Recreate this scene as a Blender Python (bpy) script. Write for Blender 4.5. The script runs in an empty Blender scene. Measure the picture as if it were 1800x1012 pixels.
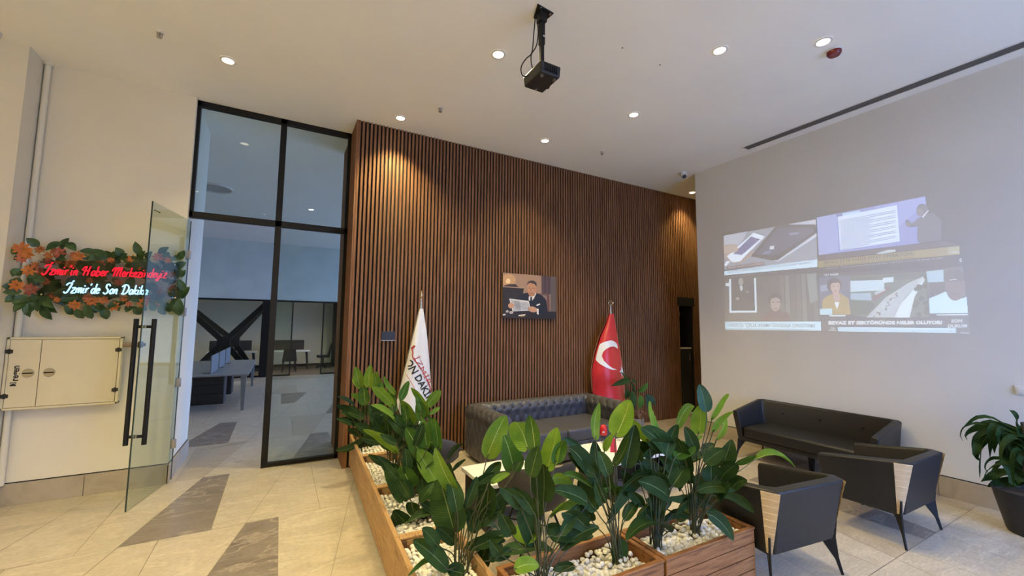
import bpy, bmesh, math, random
from mathutils import Vector, Matrix
R_ = random.Random(7)
PI = math.pi
S = bpy.context.scene
COL = S.collection
# ------------------------------------------------------------------ camera
EYE = Vector((0, 0, 1.83))
FPX = 723.3
YAW, PIT, ROL = 0.51124, 0.08915, 0.00839
fw = Vector((math.sin(YAW)*math.cos(PIT), math.cos(YAW)*math.cos(PIT), math.sin(PIT)))
rt0 = Vector((math.cos(YAW), -math.sin(YAW), 0)); up0 = rt0.cross(fw)
rt = rt0*math.cos(ROL) + up0*math.sin(ROL); up = up0*math.cos(ROL) - rt0*math.sin(ROL)
cd = bpy.data.cameras.new('camera'); cam = bpy.data.objects.new('camera', cd); COL.objects.link(cam)
cd.sensor_width = 36; cd.lens = 36*FPX/1800; cd.clip_start = .05; cd.clip_end = 200
m = Matrix.Identity(4)
for i in range(3):
    m[i][0], m[i][1], m[i][2], m[i][3] = rt[i], up[i], -fw[i], EYE[i]
cam.matrix_world = m
S.camera = cam
# survey helpers: a direction measured on the photograph met with a known plane of the room
def ray(px, py): return rt*((px-900)/FPX) - up*((py-506)/FPX) + fw
def at_z(px, py, z): d = ray(px, py); return EYE + d*((z-EYE.z)/d.z)
def at_y(px, py, y): d = ray(px, py); return EYE + d*(y/d.y)
def at_x(px, py, x): d = ray(px, py); return EYE + d*(x/d.x)
# ------------------------------------------------------------------ materials
def lin(h):
    h = h.lstrip('#'); o = []
    for i in (0, 2, 4):
        c = int(h[i:i+2], 16)/255
        o.append(c/12.92 if c <= .04045 else ((c+.055)/1.055)**2.4)
    return tuple(o)
def newmat(name):
    mt = bpy.data.materials.new(name); mt.use_nodes = True
    nt = mt.node_tree; nt.nodes.clear()
    return mt, nt, nt.nodes, nt.links
def out(nt, sh):
    o = nt.nodes.new('ShaderNodeOutputMaterial'); nt.links.new(sh, o.inputs[0])
def pbsdf(nt, rough=.5, metal=0, spec=.5):
    b = nt.nodes.new('ShaderNodeBsdfPrincipled')
    b.inputs['Roughness'].default_value = rough; b.inputs['Metallic'].default_value = metal
    b.inputs['Specular IOR Level'].default_value = spec
    return b
def noise_ramp(nt, cols, scale=5, detail=4, sx=(1, 1, 1), pos=None, coord='Object', dist=0, lo=.3, hi=.7):
    tc = nt.nodes.new('ShaderNodeTexCoord'); mp = nt.nodes.new('ShaderNodeMapping'); mp.inputs['Scale'].default_value = sx
    n = nt.nodes.new('ShaderNodeTexNoise'); n.inputs['Scale'].default_value = scale; n.inputs['Detail'].default_value = detail
    n.inputs['Distortion'].default_value = dist
    nt.links.new(tc.outputs[coord], mp.inputs[0]); nt.links.new(mp.outputs[0], n.inputs['Vector'])
    r = nt.nodes.new('ShaderNodeValToRGB'); e = r.color_ramp.elements
    while len(e) < len(cols): e.new(.5)
    for i, c in enumerate(cols):
        e[i].position = lo + (hi-lo)*i/(len(cols)-1); e[i].color = (*c, 1)
    nt.links.new(n.outputs['Fac'], r.inputs[0])
    return r, n
def mat(name, cols, rough=.5, scale=6, detail=4, sx=(1, 1, 1), metal=0, spec=.5, bump=0, coord='Object', dist=0, lo=.3, hi=.7, sheen=0, vary=0):
    if isinstance(cols[0], float): cols = [tuple(c*.94 for c in cols), tuple(min(1, c*1.05) for c in cols)]
    mt, nt, N, L = newmat(name)
    b = pbsdf(nt, rough, metal, spec); r, n = noise_ramp(nt, cols, scale, detail, sx, coord=coord, dist=dist, lo=lo, hi=hi)
    src = r.outputs[0]
    if vary:
        oi = N.new('ShaderNodeObjectInfo'); hs = N.new('ShaderNodeHueSaturation'); mr = N.new('ShaderNodeMapRange')
        mr.inputs[3].default_value = 1-vary; mr.inputs[4].default_value = 1+vary
        L.new(oi.outputs['Random'], mr.inputs[0]); L.new(mr.outputs[0], hs.inputs['Value']); L.new(src, hs.inputs['Color']); src = hs.outputs[0]
    L.new(src, b.inputs['Base Color'])
    if sheen: b.inputs['Sheen Weight'].default_value = sheen
    if bump:
        bp = N.new('ShaderNodeBump'); bp.inputs['Strength'].default_value = bump; bp.inputs['Distance'].default_value = .01
        L.new(n.outputs['Fac'], bp.inputs['Height']); L.new(bp.outputs[0], b.inputs['Normal'])
    out(nt, b.outputs[0]); return mt
def emat(name, col, k):
    mt, nt, N, L = newmat(name); e = N.new('ShaderNodeEmission'); e.inputs[0].default_value = (*col, 1); e.inputs[1].default_value = k
    out(nt, e.outputs[0]); return mt
def glassmat(name, tint, refl=1.45, rough=0):
    mt, nt, N, L = newmat(name); t = N.new('ShaderNodeBsdfTransparent'); t.inputs[0].default_value = (*tint, 1)
    g = N.new('ShaderNodeBsdfGlossy'); g.inputs['Roughness'].default_value = rough
    lw = N.new('ShaderNodeLayerWeight'); lw.inputs[0].default_value = .5; pw = N.new('ShaderNodeMath'); pw.operation = 'POWER'; pw.inputs[1].default_value = 5
    f = N.new('ShaderNodeMath'); f.operation = 'MULTIPLY_ADD'; r0 = ((refl-1)/(refl+1))**2; f.inputs[1].default_value = 1-r0; f.inputs[2].default_value = r0; mx = N.new('ShaderNodeMixShader')
    L.new(lw.outputs['Facing'], pw.inputs[0]); L.new(pw.outputs[0], f.inputs[0]); L.new(f.outputs[0], mx.inputs[0]); L.new(t.outputs[0], mx.inputs[1]); L.new(g.outputs[0], mx.inputs[2])
    out(nt, mx.outputs[0]); return mt
def leafmat(name, c1, c2, trans):
    mt, nt, N, L = newmat(name)
    uv = N.new('ShaderNodeUVMap'); sep = N.new('ShaderNodeSeparateXYZ'); L.new(uv.outputs[0], sep.inputs[0])
    ab = N.new('ShaderNodeMath'); ab.operation = 'ABSOLUTE'; L.new(sep.outputs[0], ab.inputs[0])
    mu = N.new('ShaderNodeMath'); mu.operation = 'MULTIPLY_ADD'; mu.inputs[1].default_value = -.10; L.new(ab.outputs[0], mu.inputs[0]); L.new(sep.outputs[1], mu.inputs[2])
    fr = N.new('ShaderNodeMath'); fr.operation = 'MULTIPLY'; fr.inputs[1].default_value = 150; L.new(mu.outputs[0], fr.inputs[0])
    sn = N.new('ShaderNodeMath'); sn.operation = 'SINE'; L.new(fr.outputs[0], sn.inputs[0])
    r, n = noise_ramp(nt, [c1, c2], 9, 4, coord='Object')
    mx = N.new('ShaderNodeMix'); mx.data_type = 'RGBA'; mx.blend_type = 'MULTIPLY'; mx.inputs[0].default_value = .45
    mr = N.new('ShaderNodeMapRange'); mr.inputs[1].default_value = -1; mr.inputs[2].default_value = 1; mr.inputs[3].default_value = .62; mr.inputs[4].default_value = 1.05
    L.new(sn.outputs[0], mr.inputs[0]); L.new(r.outputs[0], mx.inputs[6]); L.new(mr.outputs[0], mx.inputs[7])
    oi = N.new('ShaderNodeObjectInfo'); hs = N.new('ShaderNodeHueSaturation'); m2 = N.new('ShaderNodeMapRange')
    m2.inputs[3].default_value = .78; m2.inputs[4].default_value = 1.2
    L.new(oi.outputs['Random'], m2.inputs[0]); L.new(m2.outputs[0], hs.inputs['Value']); L.new(mx.outputs[2], hs.inputs['Color'])
    b = pbsdf(nt, .55, 0, .18); L.new(hs.outputs[0], b.inputs['Base Color'])
    bp = N.new('ShaderNodeBump'); bp.inputs['Strength'].default_value = .25; bp.inputs['Distance'].default_value = .004
    L.new(sn.outputs[0], bp.inputs['Height']); L.new(bp.outputs[0], b.inputs['Normal'])
    t = N.new('ShaderNodeBsdfTranslucent'); L.new(hs.outputs[0], t.inputs[0]); ms = N.new('ShaderNodeMixShader'); ms.inputs[0].default_value = trans
    L.new(b.outputs[0], ms.inputs[1]); L.new(t.outputs[0], ms.inputs[2]); out(nt, ms.outputs[0]); return mt
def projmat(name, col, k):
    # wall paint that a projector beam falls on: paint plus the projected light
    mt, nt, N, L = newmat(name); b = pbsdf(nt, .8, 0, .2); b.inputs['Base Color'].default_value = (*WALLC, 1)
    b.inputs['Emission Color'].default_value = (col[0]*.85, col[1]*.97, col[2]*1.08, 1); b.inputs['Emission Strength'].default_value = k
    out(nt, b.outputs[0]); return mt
WALLC = (.70, .69, .66)
W = {}
W['wall'] = mat('wall_paint', [(.73, .68, .555), (.77, .72, .595)], .85, 1.3, 5, bump=.02)
W['wall_r'] = mat('wall_paint_white', [(.685, .675, .645), (.715, .705, .675)], .85, 1.5, 5, bump=.02)
W['ceil'] = mat('ceiling_paint', [(.83, .825, .80), (.87, .865, .84)], .9, .9, 4)
W['ivory'] = mat('ivory_enamel', [(.62, .56, .40), (.66, .60, .43), (.60, .50, .32)], .45, 2.5, 3, sx=(1, 1, .25), lo=.35, hi=.75)
W['black'] = mat('black_metal', (.010, .0095, .009), .5, 20, spec=.25)
W['blackp'] = mat('black_plastic', (.014, .014, .015), .5, 30)
W['void'] = mat('black_backing', (.006, .005, .005), .9, 8)
W['chrome'] = mat('chrome', (.75, .75, .76), .16, 10, metal=1)
W['steel'] = mat('brushed_steel', (.42, .41, .40), .35, 30, metal=1, sx=(1, 1, 10))
W['gold'] = mat('brass', (.80, .66, .38), .2, 10, metal=1)
W['slat'] = mat('walnut_slat', [(.13, .058, .027), (.215, .104, .052), (.28, .143, .078)], .6, 7, 6, sx=(9, 9, .35), dist=.4, spec=.2)
W['pine'] = mat('stained_pine', [(.115, .040, .010), (.25, .100, .026), (.33, .145, .045), (.19, .072, .018)], .65, 4, 7, sx=(.9, 9, 9), dist=1.2, lo=.25, hi=.75, bump=.12, vary=.12)
W['piney'] = mat('stained_pine_weathered', [(.15, .075, .028), (.33, .19, .08), (.42, .26, .12), (.22, .11, .045)], .6, 4, 7, sx=(.9, 9, 9), dist=1.4, lo=.25, hi=.75, bump=.12, vary=.1)
W['pined'] = mat('dark_pine', [(.05, .02, .008), (.10, .045, .018)], .6, 5, 5, sx=(1, 8, 8))
W['soil'] = mat('soil', [(.03, .02, .014), (.06, .045, .03)], .95, 40, bump=.4)
W['pebble'] = mat('white_pebble', [(.66, .64, .59), (.80, .79, .75)], .6, 14, vary=.14)
W['stem'] = mat('green_stem', [(.035, .04, .015), (.075, .085, .03)], .5, 12)
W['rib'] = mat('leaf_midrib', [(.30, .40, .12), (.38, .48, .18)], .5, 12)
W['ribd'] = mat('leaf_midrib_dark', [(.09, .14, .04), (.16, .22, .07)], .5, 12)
W['ly'] = leafmat('leaf_young_lit', (.125, .255, .022), (.215, .35, .04), .32)  # top leaves: young green plus lamplight put into the colour
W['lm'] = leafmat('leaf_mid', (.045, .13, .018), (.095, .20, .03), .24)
W['ld'] = leafmat('leaf_dark', (.017, .048, .011), (.036, .078, .018), .12)  # planter plants: mature green plus shade of lower leaves put into the colour
W['lb'] = leafmat('leaf_bluish', (.03, .085, .06), (.06, .14, .09), .15)
W['leather'] = mat('black_leather', [(.011, .0105, .0105), (.017, .016, .016)], .45, 60, 6, spec=.38, bump=.06)
W['tuft'] = mat('charcoal_leather', [(.058, .057, .066), (.082, .081, .093)], .40, 50, 6, spec=.5, bump=.06)
W['shell'] = mat('grey_shell_upholstery', [(.045, .043, .045), (.065, .062, .064)], .6, 50, 4)
W['bentwood'] = mat('pale_ribbed_wood', [(.52, .39, .24), (.62, .49, .32), (.56, .43, .27)], .45, 5, 5, sx=(3, 3, 14))
W['white'] = mat('white_lacquer', (.80, .80, .79), .3, 10)
W['offwhite'] = mat('white_plastic', (.72, .71, .69), .45, 12)
W['greydesk'] = mat('grey_laminate', (.20, .215, .225), .45, 10)
W['brown'] = mat('dark_brown_laminate', (.035, .026, .02), .5, 10, sx=(1, 1, .2))
W['greyglass'] = mat('frosted_divider', (.20, .22, .23), .4, 10)
W['felt'] = mat('black_felt', (.018, .019, .022), .9, 90)
W['carpet'] = mat('brown_carpet', [(.14, .10, .075), (.19, .14, .105)], .95, 60)
W['flagred'] = mat('red_satin', [(.50, .012, .02), (.60, .02, .03)], .38, 5, sheen=.3)
W['flagwhite'] = mat('white_satin', [(.74, .74, .76), (.80, .80, .82)], .45, 5, sheen=.2)
W['red'] = mat('red_plastic', (.50, .012, .012), .35, 10)
W['maroon'] = mat('dark_red_plastic', (.16, .012, .012), .18, 10)
W['ink'] = mat('black_ink', (.02, .02, .022), .7, 10)
W['redink'] = mat('red_ink', (.42, .03, .035), .6, 10)
W['grey'] = mat('light_grey_metal', (.40, .40, .40), .45, 12)
W['vent'] = mat('vent_dark', (.10, .095, .09), .6, 12)
W['concrete'] = mat('grey_clay', [(.16, .14, .125), (.25, .22, .2)], .8, 10, sx=(4, 4, 1))
W['terra'] = mat('dry_roots', [(.14, .075, .04), (.32, .19, .11)], .9, 30)
W['branch'] = mat('dry_branch', [(.10, .075, .055), (.20, .16, .12)], .8, 20)
W['blue'] = mat('bulkhead_paint', (.60, .66, .65), .85, 2)
W['glass'] = glassmat('clear_glass', (.88, .93, .92), 1.25)
W['glassdoor'] = glassmat('green_tinted_glass', (.88, .92, .86), 1.45)
W['glassedge'] = mat('glass_edge', (.03, .055, .045), .2, 10)
W['acrylic'] = glassmat('acrylic_sheet', (.80, .80, .80), 1.3, .05)
W['copper'] = mat('copper_lamp', (.75, .40, .26), .25, 10, metal=1)
W['or1'] = mat('orange_petal', [(.34, .075, .015), (.52, .17, .03), (.42, .10, .04)], .6, 14)
W['or2'] = mat('coral_petal', [(.38, .075, .045), (.52, .17, .09)], .6, 14)
W['gleaf'] = mat('garland_leaf', [(.012, .04, .012), (.028, .075, .02), (.05, .11, .025)], .45, 14)
W['lamp'] = emat('lamp_warm', (1, .80, .55), 38)
W['lampc'] = emat('lamp_office', (1, .92, .82), 26)
W['neonr'] = emat('neon_red', (1, .018, .04), 1.75)
W['neonb'] = emat('neon_ice', (.40, .70, 1), 2.8)
W['beige'] = mat('limestone_skirting', [(.36, .30, .22), (.44, .375, .285), (.40, .33, .25)], .5, 3, 6, dist=1.0)
# ------------------------------------------------------------------ mesh builder
class MB:
    def __init__(s): s.v = []; s.f = []; s.m = []; s.uv = {}
    def add(s, vs, fs, mi=0):
        o = len(s.v); s.v += [Vector(p) for p in vs]
        for f in fs: s.f.append(tuple(o+i for i in f)); s.m.append(mi)
        return o
    def box(s, c, d, rz=0, mi=0, M=None):
        x, y, z = d[0]/2, d[1]/2, d[2]/2
        vs = [Vector((a*x, b*y, e*z)) for e in (-1, 1) for b in (-1, 1) for a in (-1, 1)]
        if rz: r = Matrix.Rotation(rz, 3, 'Z'); vs = [r @ p for p in vs]
        if M is not None: vs = [M @ p for p in vs]
        c = Vector(c); s.add([p+c for p in vs], [(0, 2, 3, 1), (4, 5, 7, 6), (0, 1, 5, 4), (2, 6, 7, 3), (0, 4, 6, 2), (1, 3, 7, 5)], mi); return s
    def b2(s, lo, hi, mi=0):
        return s.box([(a+b)/2 for a, b in zip(lo, hi)], [abs(b-a) for a, b in zip(lo, hi)], 0, mi)
    def hexa(s, bot, top, mi=0):
        s.add(list(bot)+list(top), [(3, 2, 1, 0), (4, 5, 6, 7), (0, 1, 5, 4), (1, 2, 6, 5), (2, 3, 7, 6), (3, 0, 4, 7)], mi); return s
    def tube(s, pts, r, n=6, mi=0, caps=True):
        pts = [Vector(p) for p in pts]; k = len(pts)
        rr = r if isinstance(r, (list, tuple)) else [r]*k
        nrm = None; rings = []
        for i, p in enumerate(pts):
            t = (pts[min(i+1, k-1)]-pts[max(i-1, 0)])
            if t.length < 1e-9: t = Vector((0, 0, 1))
            t.normalize()
            if nrm is None: nrm = t.orthogonal().normalized()
            else:
                nrm = nrm - t*nrm.dot(t)
                if nrm.length < 1e-6: nrm = t.orthogonal()
                nrm.normalize()
            bn = t.cross(nrm)
            rings.append([p+(nrm*math.cos(2*PI*j/n)+bn*math.sin(2*PI*j/n))*rr[i] for j in range(n)])
        s.rings(rings, caps, mi); return s
    def rings(s, rings, caps=True, mi=0, closed=True):
        n = len(rings[0]); o = len(s.v)
        for r in rings: s.v += [Vector(p) for p in r]
        for i in range(len(rings)-1):
            for j in range(n if closed else n-1):
                a = o+i*n+j; b = o+i*n+(j+1) % n
                s.f.append((a, b, b+n, a+n)); s.m.append(mi)
        if caps:
            s.f.append(tuple(o+j for j in reversed(range(n)))); s.m.append(mi)
            e = o+(len(rings)-1)*n; s.f.append(tuple(e+j for j in range(n))); s.m.append(mi)
        return s
    def lathe(s, prof, c, n=20, mi=0, caps=True):
        c = Vector(c)
        return s.rings([[c+Vector((r*math.cos(2*PI*j/n), r*math.sin(2*PI*j/n), z)) for j in range(n)] for r, z in prof], caps, mi)
    def cyl(s, a, b, r, n=12, mi=0): return s.tube([a, b], r, n, mi)
    def grid(s, fn, nu, nv, mi=0, closeu=False):
        o = len(s.v)
        for j in range(nv+1):
            for i in range(nu+1): s.v.append(Vector(fn(i/nu, j/nv)))
        for j in range(nv):
            for i in range(nu):
                a = o+j*(nu+1)+i; s.f.append((a, a+1, a+nu+2, a+nu+1)); s.m.append(mi)
        return s
    def poly(s, pts, mi=0): s.add(pts, [tuple(range(len(pts)))], mi); return s
    def slab(s, pts, off, mi=0):
        n = len(pts); off = Vector(off); pts = [Vector(p) for p in pts]
        s.add(pts+[p+off for p in pts], [tuple(reversed(range(n))), tuple(range(n, 2*n))]+[(i, (i+1) % n, n+(i+1) % n, n+i) for i in range(n)], mi); return s
    def build(s, name, mats, parent=None, ang=40, bevel=0, world=True, fix=True, seg=2, at=None):
        if not isinstance(mats, (list, tuple)): mats = [mats]
        me = bpy.data.meshes.new(name)
        off = Vector((0, 0, 0)); loc = Vector((0, 0, 0))
        if parent is not None:
            if world: off = parent_world(parent)
        elif at is not None: off = Vector(at); loc = off
        elif s.v:
            lo = [min(p[i] for p in s.v) for i in range(3)]; hi = [max(p[i] for p in s.v) for i in range(3)]
            off = Vector(((lo[0]+hi[0])/2, (lo[1]+hi[1])/2, lo[2])); loc = off
        me.from_pydata([tuple(p-off) for p in s.v], [], s.f); me.update()
        for mt in mats: me.materials.append(mt)
        me.polygons.foreach_set('material_index', s.m)
        if s.uv:
            ul = me.uv_layers.new(name='UVMap')
            for p in me.polygons:
                for li, vi in zip(p.loop_indices, p.vertices): ul.data[li].uv = s.uv.get(vi, (0, 0))
        if fix:
            bm = bmesh.new(); bm.from_mesh(me); bmesh.ops.recalc_face_normals(bm, faces=bm.faces); bm.to_mesh(me); bm.free()
        me.polygons.foreach_set('use_smooth', [True]*len(me.polygons)); me.set_sharp_from_angle(angle=math.radians(ang))
        o = bpy.data.objects.new(name, me); COL.objects.link(o); o.location = loc
        if parent is not None: o.parent = parent
        if bevel:
            b = o.modifiers.new('bevel', 'BEVEL'); b.width = bevel; b.segments = seg; b.limit_method = 'ANGLE'; b.angle_limit = math.radians(35); b.harden_normals = False
        return o
def parent_world(p):
    v = Vector((0, 0, 0))
    while p is not None: v += p.location; p = p.parent
    return v
def thing(name, label, cat, loc=(0, 0, 0), rz=0, group=None, kind=None):
    o = bpy.data.objects.new(name, None); COL.objects.link(o); o.empty_display_size = .1
    o.location = loc; o.rotation_euler = (0, 0, rz)
    if kind: o['kind'] = kind
    if label: o['label'] = label
    if cat: o['category'] = cat
    if group: o['group'] = group
    return o
def tag(o, label, cat, group=None, kind=None):
    if label: o['label'] = label
    if cat: o['category'] = cat
    if group: o['group'] = group
    if kind: o['kind'] = kind
    return o
def struct(o): o['kind'] = 'structure'; return o
def dup(o, parent=None):
    c = o.copy(); COL.objects.link(c)
    if parent is not None: c.parent = parent
    for ch in list(o.children): dup(ch, c)
    return c
def smooth(pts, n=6, closed=False):
    pts = [Vector(p) for p in pts]; r = []
    k = len(pts)
    for i in range(k-1):
        p0, p1, p2, p3 = pts[max(i-1, 0)], pts[i], pts[i+1], pts[min(i+2, k-1)]
        for j in range(n):
            t = j/n; r.append(.5*((2*p1)+(p2-p0)*t+(2*p0-5*p1+4*p2-p3)*t*t+(3*p1-p0-3*p2+p3)*t**3))
    r.append(pts[-1]); return r
def resample(pts, n):
    pts = [Vector(p) for p in pts]; d = [0]
    for a, b in zip(pts, pts[1:]): d.append(d[-1]+(b-a).length)
    o = []; j = 0
    for i in range(n):
        t = d[-1]*i/(n-1)
        while j < len(pts)-2 and d[j+1] < t: j += 1
        k = (t-d[j])/max(d[j+1]-d[j], 1e-9); o.append(pts[j].lerp(pts[j+1], min(1, k)))
    return o
_tc = {}
def text2d(s, bold=0, spacing=1):
    # triangulated outline of a word: list of 2-D points, faces, and its width / height
    k = (s, bold, spacing)
    if k in _tc: return _tc[k]
    c = bpy.data.curves.new('word', 'FONT'); c.body = s; c.offset = bold; c.space_character = spacing; c.resolution_u = 2
    o = bpy.data.objects.new('word', c); COL.objects.link(o); bpy.context.view_layer.update()
    me = o.evaluated_get(bpy.context.evaluated_depsgraph_get()).to_mesh()
    vs = [(p.co.x, p.co.y) for p in me.vertices]; fs = [tuple(p.vertices) for p in me.polygons]
    o.evaluated_get(bpy.context.evaluated_depsgraph_get()).to_mesh_clear()
    bpy.data.objects.remove(o); bpy.data.curves.remove(c)
    x0 = min(p[0] for p in vs); x1 = max(p[0] for p in vs)
    _tc[k] = ([((x-x0)/(x1-x0), y/.72) for x, y in vs], fs); return _tc[k]
def put_text(mb, s, fn, bold=0, mi=0, spacing=1):
    vs, fs = text2d(s, bold, spacing); mb.add([fn(x, y) for x, y in vs], fs, mi)
# ------------------------------------------------------------------ room shell
CZ = 4.60; XR = 6.446; YW = 6.16; YS = 5.735
# floor: sheared quadrilateral stone slabs laid in rows 1.56 m deep
dark_ids = {(0, -1, 1), (-1, 0, 1), (-2, 7, 0), (1, 0, 1), (1, 2, 0), (2, -2, 1), (2, 1, 1), (3, 0, 1), (4, -1, 0), (5, 1, 1)}
mid_ids = {(-1, 7, 0), (-1, 7, 1), (0, 7, 0), (0, 7, 1), (0, 8, 0), (-2, 8, 1), (-1, 6, 1), (0, 6, 0), (0, 6, 1), (0, 5, 1), (-1, 8, 0)}
fb = MB(); fb.b2((-6, -3, -.12), (11, 21, -.004), 3)
g = .0022
for r in range(-5, 7):
    y0 = 4.63+1.56*r; y1 = y0+1.56
    for k in range(-12, 14):
        xa = -.44+.36*r+.88*k
        for sd in (0, 1):
            if sd == 0: q = [(xa+g, y0+g), (xa+.26-g, y0+g), (xa+.62-g, y1-g), (xa+g, y1-g)]
            else: q = [(xa+.26+g, y0+g), (xa+.88-g, y0+g), (xa+.88-g, y1-g), (xa+.62+g, y1-g)]
            if max(p[0] for p in q) < -6 or min(p[0] for p in q) > 9: continue
            h = hash((r*7+k*13+sd*5) % 97) % 11
            mi = 1 if (r, k, sd) in dark_ids else 2 if ((r, k, sd) in mid_ids or h == 3) else 0
            fb.poly([(x, y, 0) for x, y in q], mi)
def stone(name, cols, rough, vein, vs, veincol):
    mt, nt, N, L = newmat(name); b = pbsdf(nt, rough, 0, .5)
    r, n = noise_ramp(nt, cols, 1.6, 9, sx=(1, 1.6, 1), dist=1.4, lo=.28, hi=.72)
    r2, n2 = noise_ramp(nt, [(0, 0, 0), (1, 1, 1), (0, 0, 0)], vs, 8, sx=(.6, 1.8, 1), dist=2.2, lo=.47, hi=.53)
    rr, n3 = noise_ramp(nt, [(.85, .85, .85), (1.1, 1.1, 1.1)], 26, 5, sx=(1, 2.4, 1))
    mx = N.new('ShaderNodeMix'); mx.data_type = 'RGBA'; mm = N.new('ShaderNodeMath'); mm.operation = 'MULTIPLY'; mm.inputs[1].default_value = vein
    L.new(r2.outputs[0], mm.inputs[0]); L.new(mm.outputs[0], mx.inputs[0]); L.new(r.outputs[0], mx.inputs[6]); mx.inputs[7].default_value = (*veincol, 1)
    m3 = N.new('ShaderNodeMix'); m3.data_type = 'RGBA'; m3.blend_type = 'MULTIPLY'; m3.inputs[0].default_value = 1
    L.new(mx.outputs[2], m3.inputs[6]); L.new(rr.outputs[0], m3.inputs[7]); L.new(m3.outputs[2], b.inputs['Base Color']); out(nt, b.outputs[0]); return mt
W['lime'] = stone('limestone_cream', [(.44, .38, .295), (.54, .475, .38), (.49, .43, .335), (.58, .525, .435)], .34, .5, 1.1, (.66, .58, .46))
W['limed'] = stone('limestone_greybrown', [(.16, .13, .105), (.25, .21, .175), (.20, .165, .135)], .30, .75, 1.6, (.42, .36, .30))
W['limem'] = stone('limestone_tan', [(.36, .30, .22), (.47, .40, .30), (.41, .34, .26)], .34, .5, 1.2, (.52, .45, .35))
W['grout'] = mat('grout', (.34, .29, .22), .9)
struct(fb.build('floor', [W['lime'], W['limed'], W['limem'], W['grout']], fix=False, at=(0, 0, 0)))
cb = MB(); cb.b2((-6, -3, CZ), (11, 21, CZ+.1)); struct(cb.build('ceiling', W['ceil'], at=(0, 0, CZ)))
b = MB(); b.b2((-6, YW, 0), (-1.035, 7.30, CZ)); struct(b.build('wall_left', W['wall']))
b = MB(); b.b2((-6, 5.835, 0), (-2.352, YW+.002, CZ)); struct(b.build('wall_pillar', W['wall']))
b = MB(); b.b2((XR, -3, 0), (XR+.25, 4.725, CZ)); struct(b.build('wall_right', W['wall_r']))
b = MB(); b.b2((-6.2, -3, 0), (-6, 21, CZ)); struct(b.build('wall_west', W['wall']))
b = MB(); b.b2((-6, -3.2, 0), (2.6, -3, CZ)); b.b2((2.6, -3.2, 4.25), (XR+.25, -3, CZ)); struct(b.build('wall_front', W['wall']))
b = MB(); b.b2((XR+.25, 4.475, 0), (11, 4.725, CZ)); struct(b.build('wall_passage', W['wall']))
b = MB(); b.b2((10.8, 4.725, 0), (11, YS, CZ)); struct(b.build('wall_passage_end', W['wall']))
# shop-front window behind the camera: posts of the curtain wall, daylight comes through it
wn = thing('window_4', None, None, (4.5, -3.1, 0), kind='structure'); wm = MB()
for x in (2.6, 3.87, 5.13, 6.4): wm.b2((x-.03, -3.15, 0), (x+.03, -3.05, 4.25))
for z in (.04, 3.0, 4.21): wm.b2((2.6, -3.15, z-.03), (6.4, -3.05, z+.03))
wm.build('window_frame', W['black'], wn)
# slatted timber wall: dark backing block with 53 mm pitch battens, returned round its left end
X0 = .80; NX0, NX1, NZ = 7.20, 7.60, 2.27
b = MB(); b.b2((X0+.002, YS+.024, 0), (NX0, 7.05, CZ)); b.b2((NX1, YS+.024, 0), (11, 7.05, CZ)); b.b2((NX0, YS+.024, NZ), (NX1, 7.05, CZ)); b.b2((NX0, 6.75, 0), (NX1, 7.05, NZ))
wb = struct(b.build('wall_back', W['void']))
b = MB()
x = X0
while x < 9.2:
    z0 = NZ if NX0-.01 < x+.014 < NX1+.01 else 0
    b.b2((x, YS, z0), (x+.028, YS+.026, CZ)); x += .053
y = YS+.004
while y < 7.05:
    b.b2((X0-.022, y, 0), (X0+.022, y+.028, CZ)); y += .053
o = b.build('slat_cladding', W['slat'], wb)
b = MB(); b.b2((NX0-.05, YS-.012, NZ-.02), (NX1+.05, YS+.01, NZ+.16)); b.build('niche_header', W['void'], wb)
# baseboards
b = MB()
for x0, x1 in ((-6, -3.2), (-3.2, -2.352)): b.b2((x0+.002, 5.815, 0), (x1-.002, 5.835, .21))
b.b2((-2.352, 5.815, 0), (-2.332, YW-.02, .21))
for x0, x1 in ((-2.33, -1.72), (-1.715, -1.02)): b.b2((x0, YW-.02, 0), (x1-.003, YW, .21))
b.b2((-1.035, YW-.02, 0), (-1.015, 6.9, .21)); b.b2((-1.035, 6.903, 0), (-1.015, 7.3, .21))
struct(b.build('baseboard_left', W['beige'], bevel=.002))
b = MB(); y = -3
while y < 4.72: b.b2((XR-.02, y, 0), (XR, min(y+1.2, 4.725)-.003, .21)); y += 1.2
b.b2((XR-.02, 4.725, 0), (XR+.25, 4.745, .21)); struct(b.build('baseboard_right', W['beige'], bevel=.002))
b = MB(); b.b2((XR-.004, -3, .213), (XR, 4.725, .222)); struct(b.build('trim_1', W['void']))
b = MB(); b.b2((-2.33, YW-.004, .213), (-1.035, YW, .222)); b.b2((-1.035, YW, .213), (-1.031, 7.3, .222)); b.b2((-6, 5.831, .213), (-2.352, 5.835, .222)); struct(b.build('trim_2', W['void']))
# ------------------------------------------------------------------ black framed glazing and the glass door
FY = 6.225
win = thing('window_1', None, None, (-.1, FY, 0), kind='structure')
b = MB()
b.b2((-1.07, FY, 3.115), (-1.0, FY+.07, CZ)); b.b2((-.122, FY, 0), (-.048, FY+.07, CZ)); b.b2((.735, FY, 0), (.80, FY+.07, CZ))
b.b2((-1.07, FY, 4.53), (.80, FY+.07, CZ)); b.b2((-1.07, FY, 3.105), (.80, FY+.07, 3.185)); b.b2((-.05, FY, 0), (.80, FY+.07, .05))
b.build('window_frame', W['black'], win, bevel=.003)
for n, (x0, x1, z0, z1) in enumerate(((-1.0, -.122, 3.185, 4.53), (-.048, .735, 3.185, 4.53), (-.048, .735, .05, 3.105))):
    b = MB(); b.b2((x0, FY+.03, z0), (x1, FY+.038, z1)); b.build('glass_pane', W['glass'], win)
door = thing('door_1', None, None, (-1.03, 6.15, 0), kind='structure')
hx, hy = -1.012, 6.25; ex, ey = -1.200, 5.395
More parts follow.
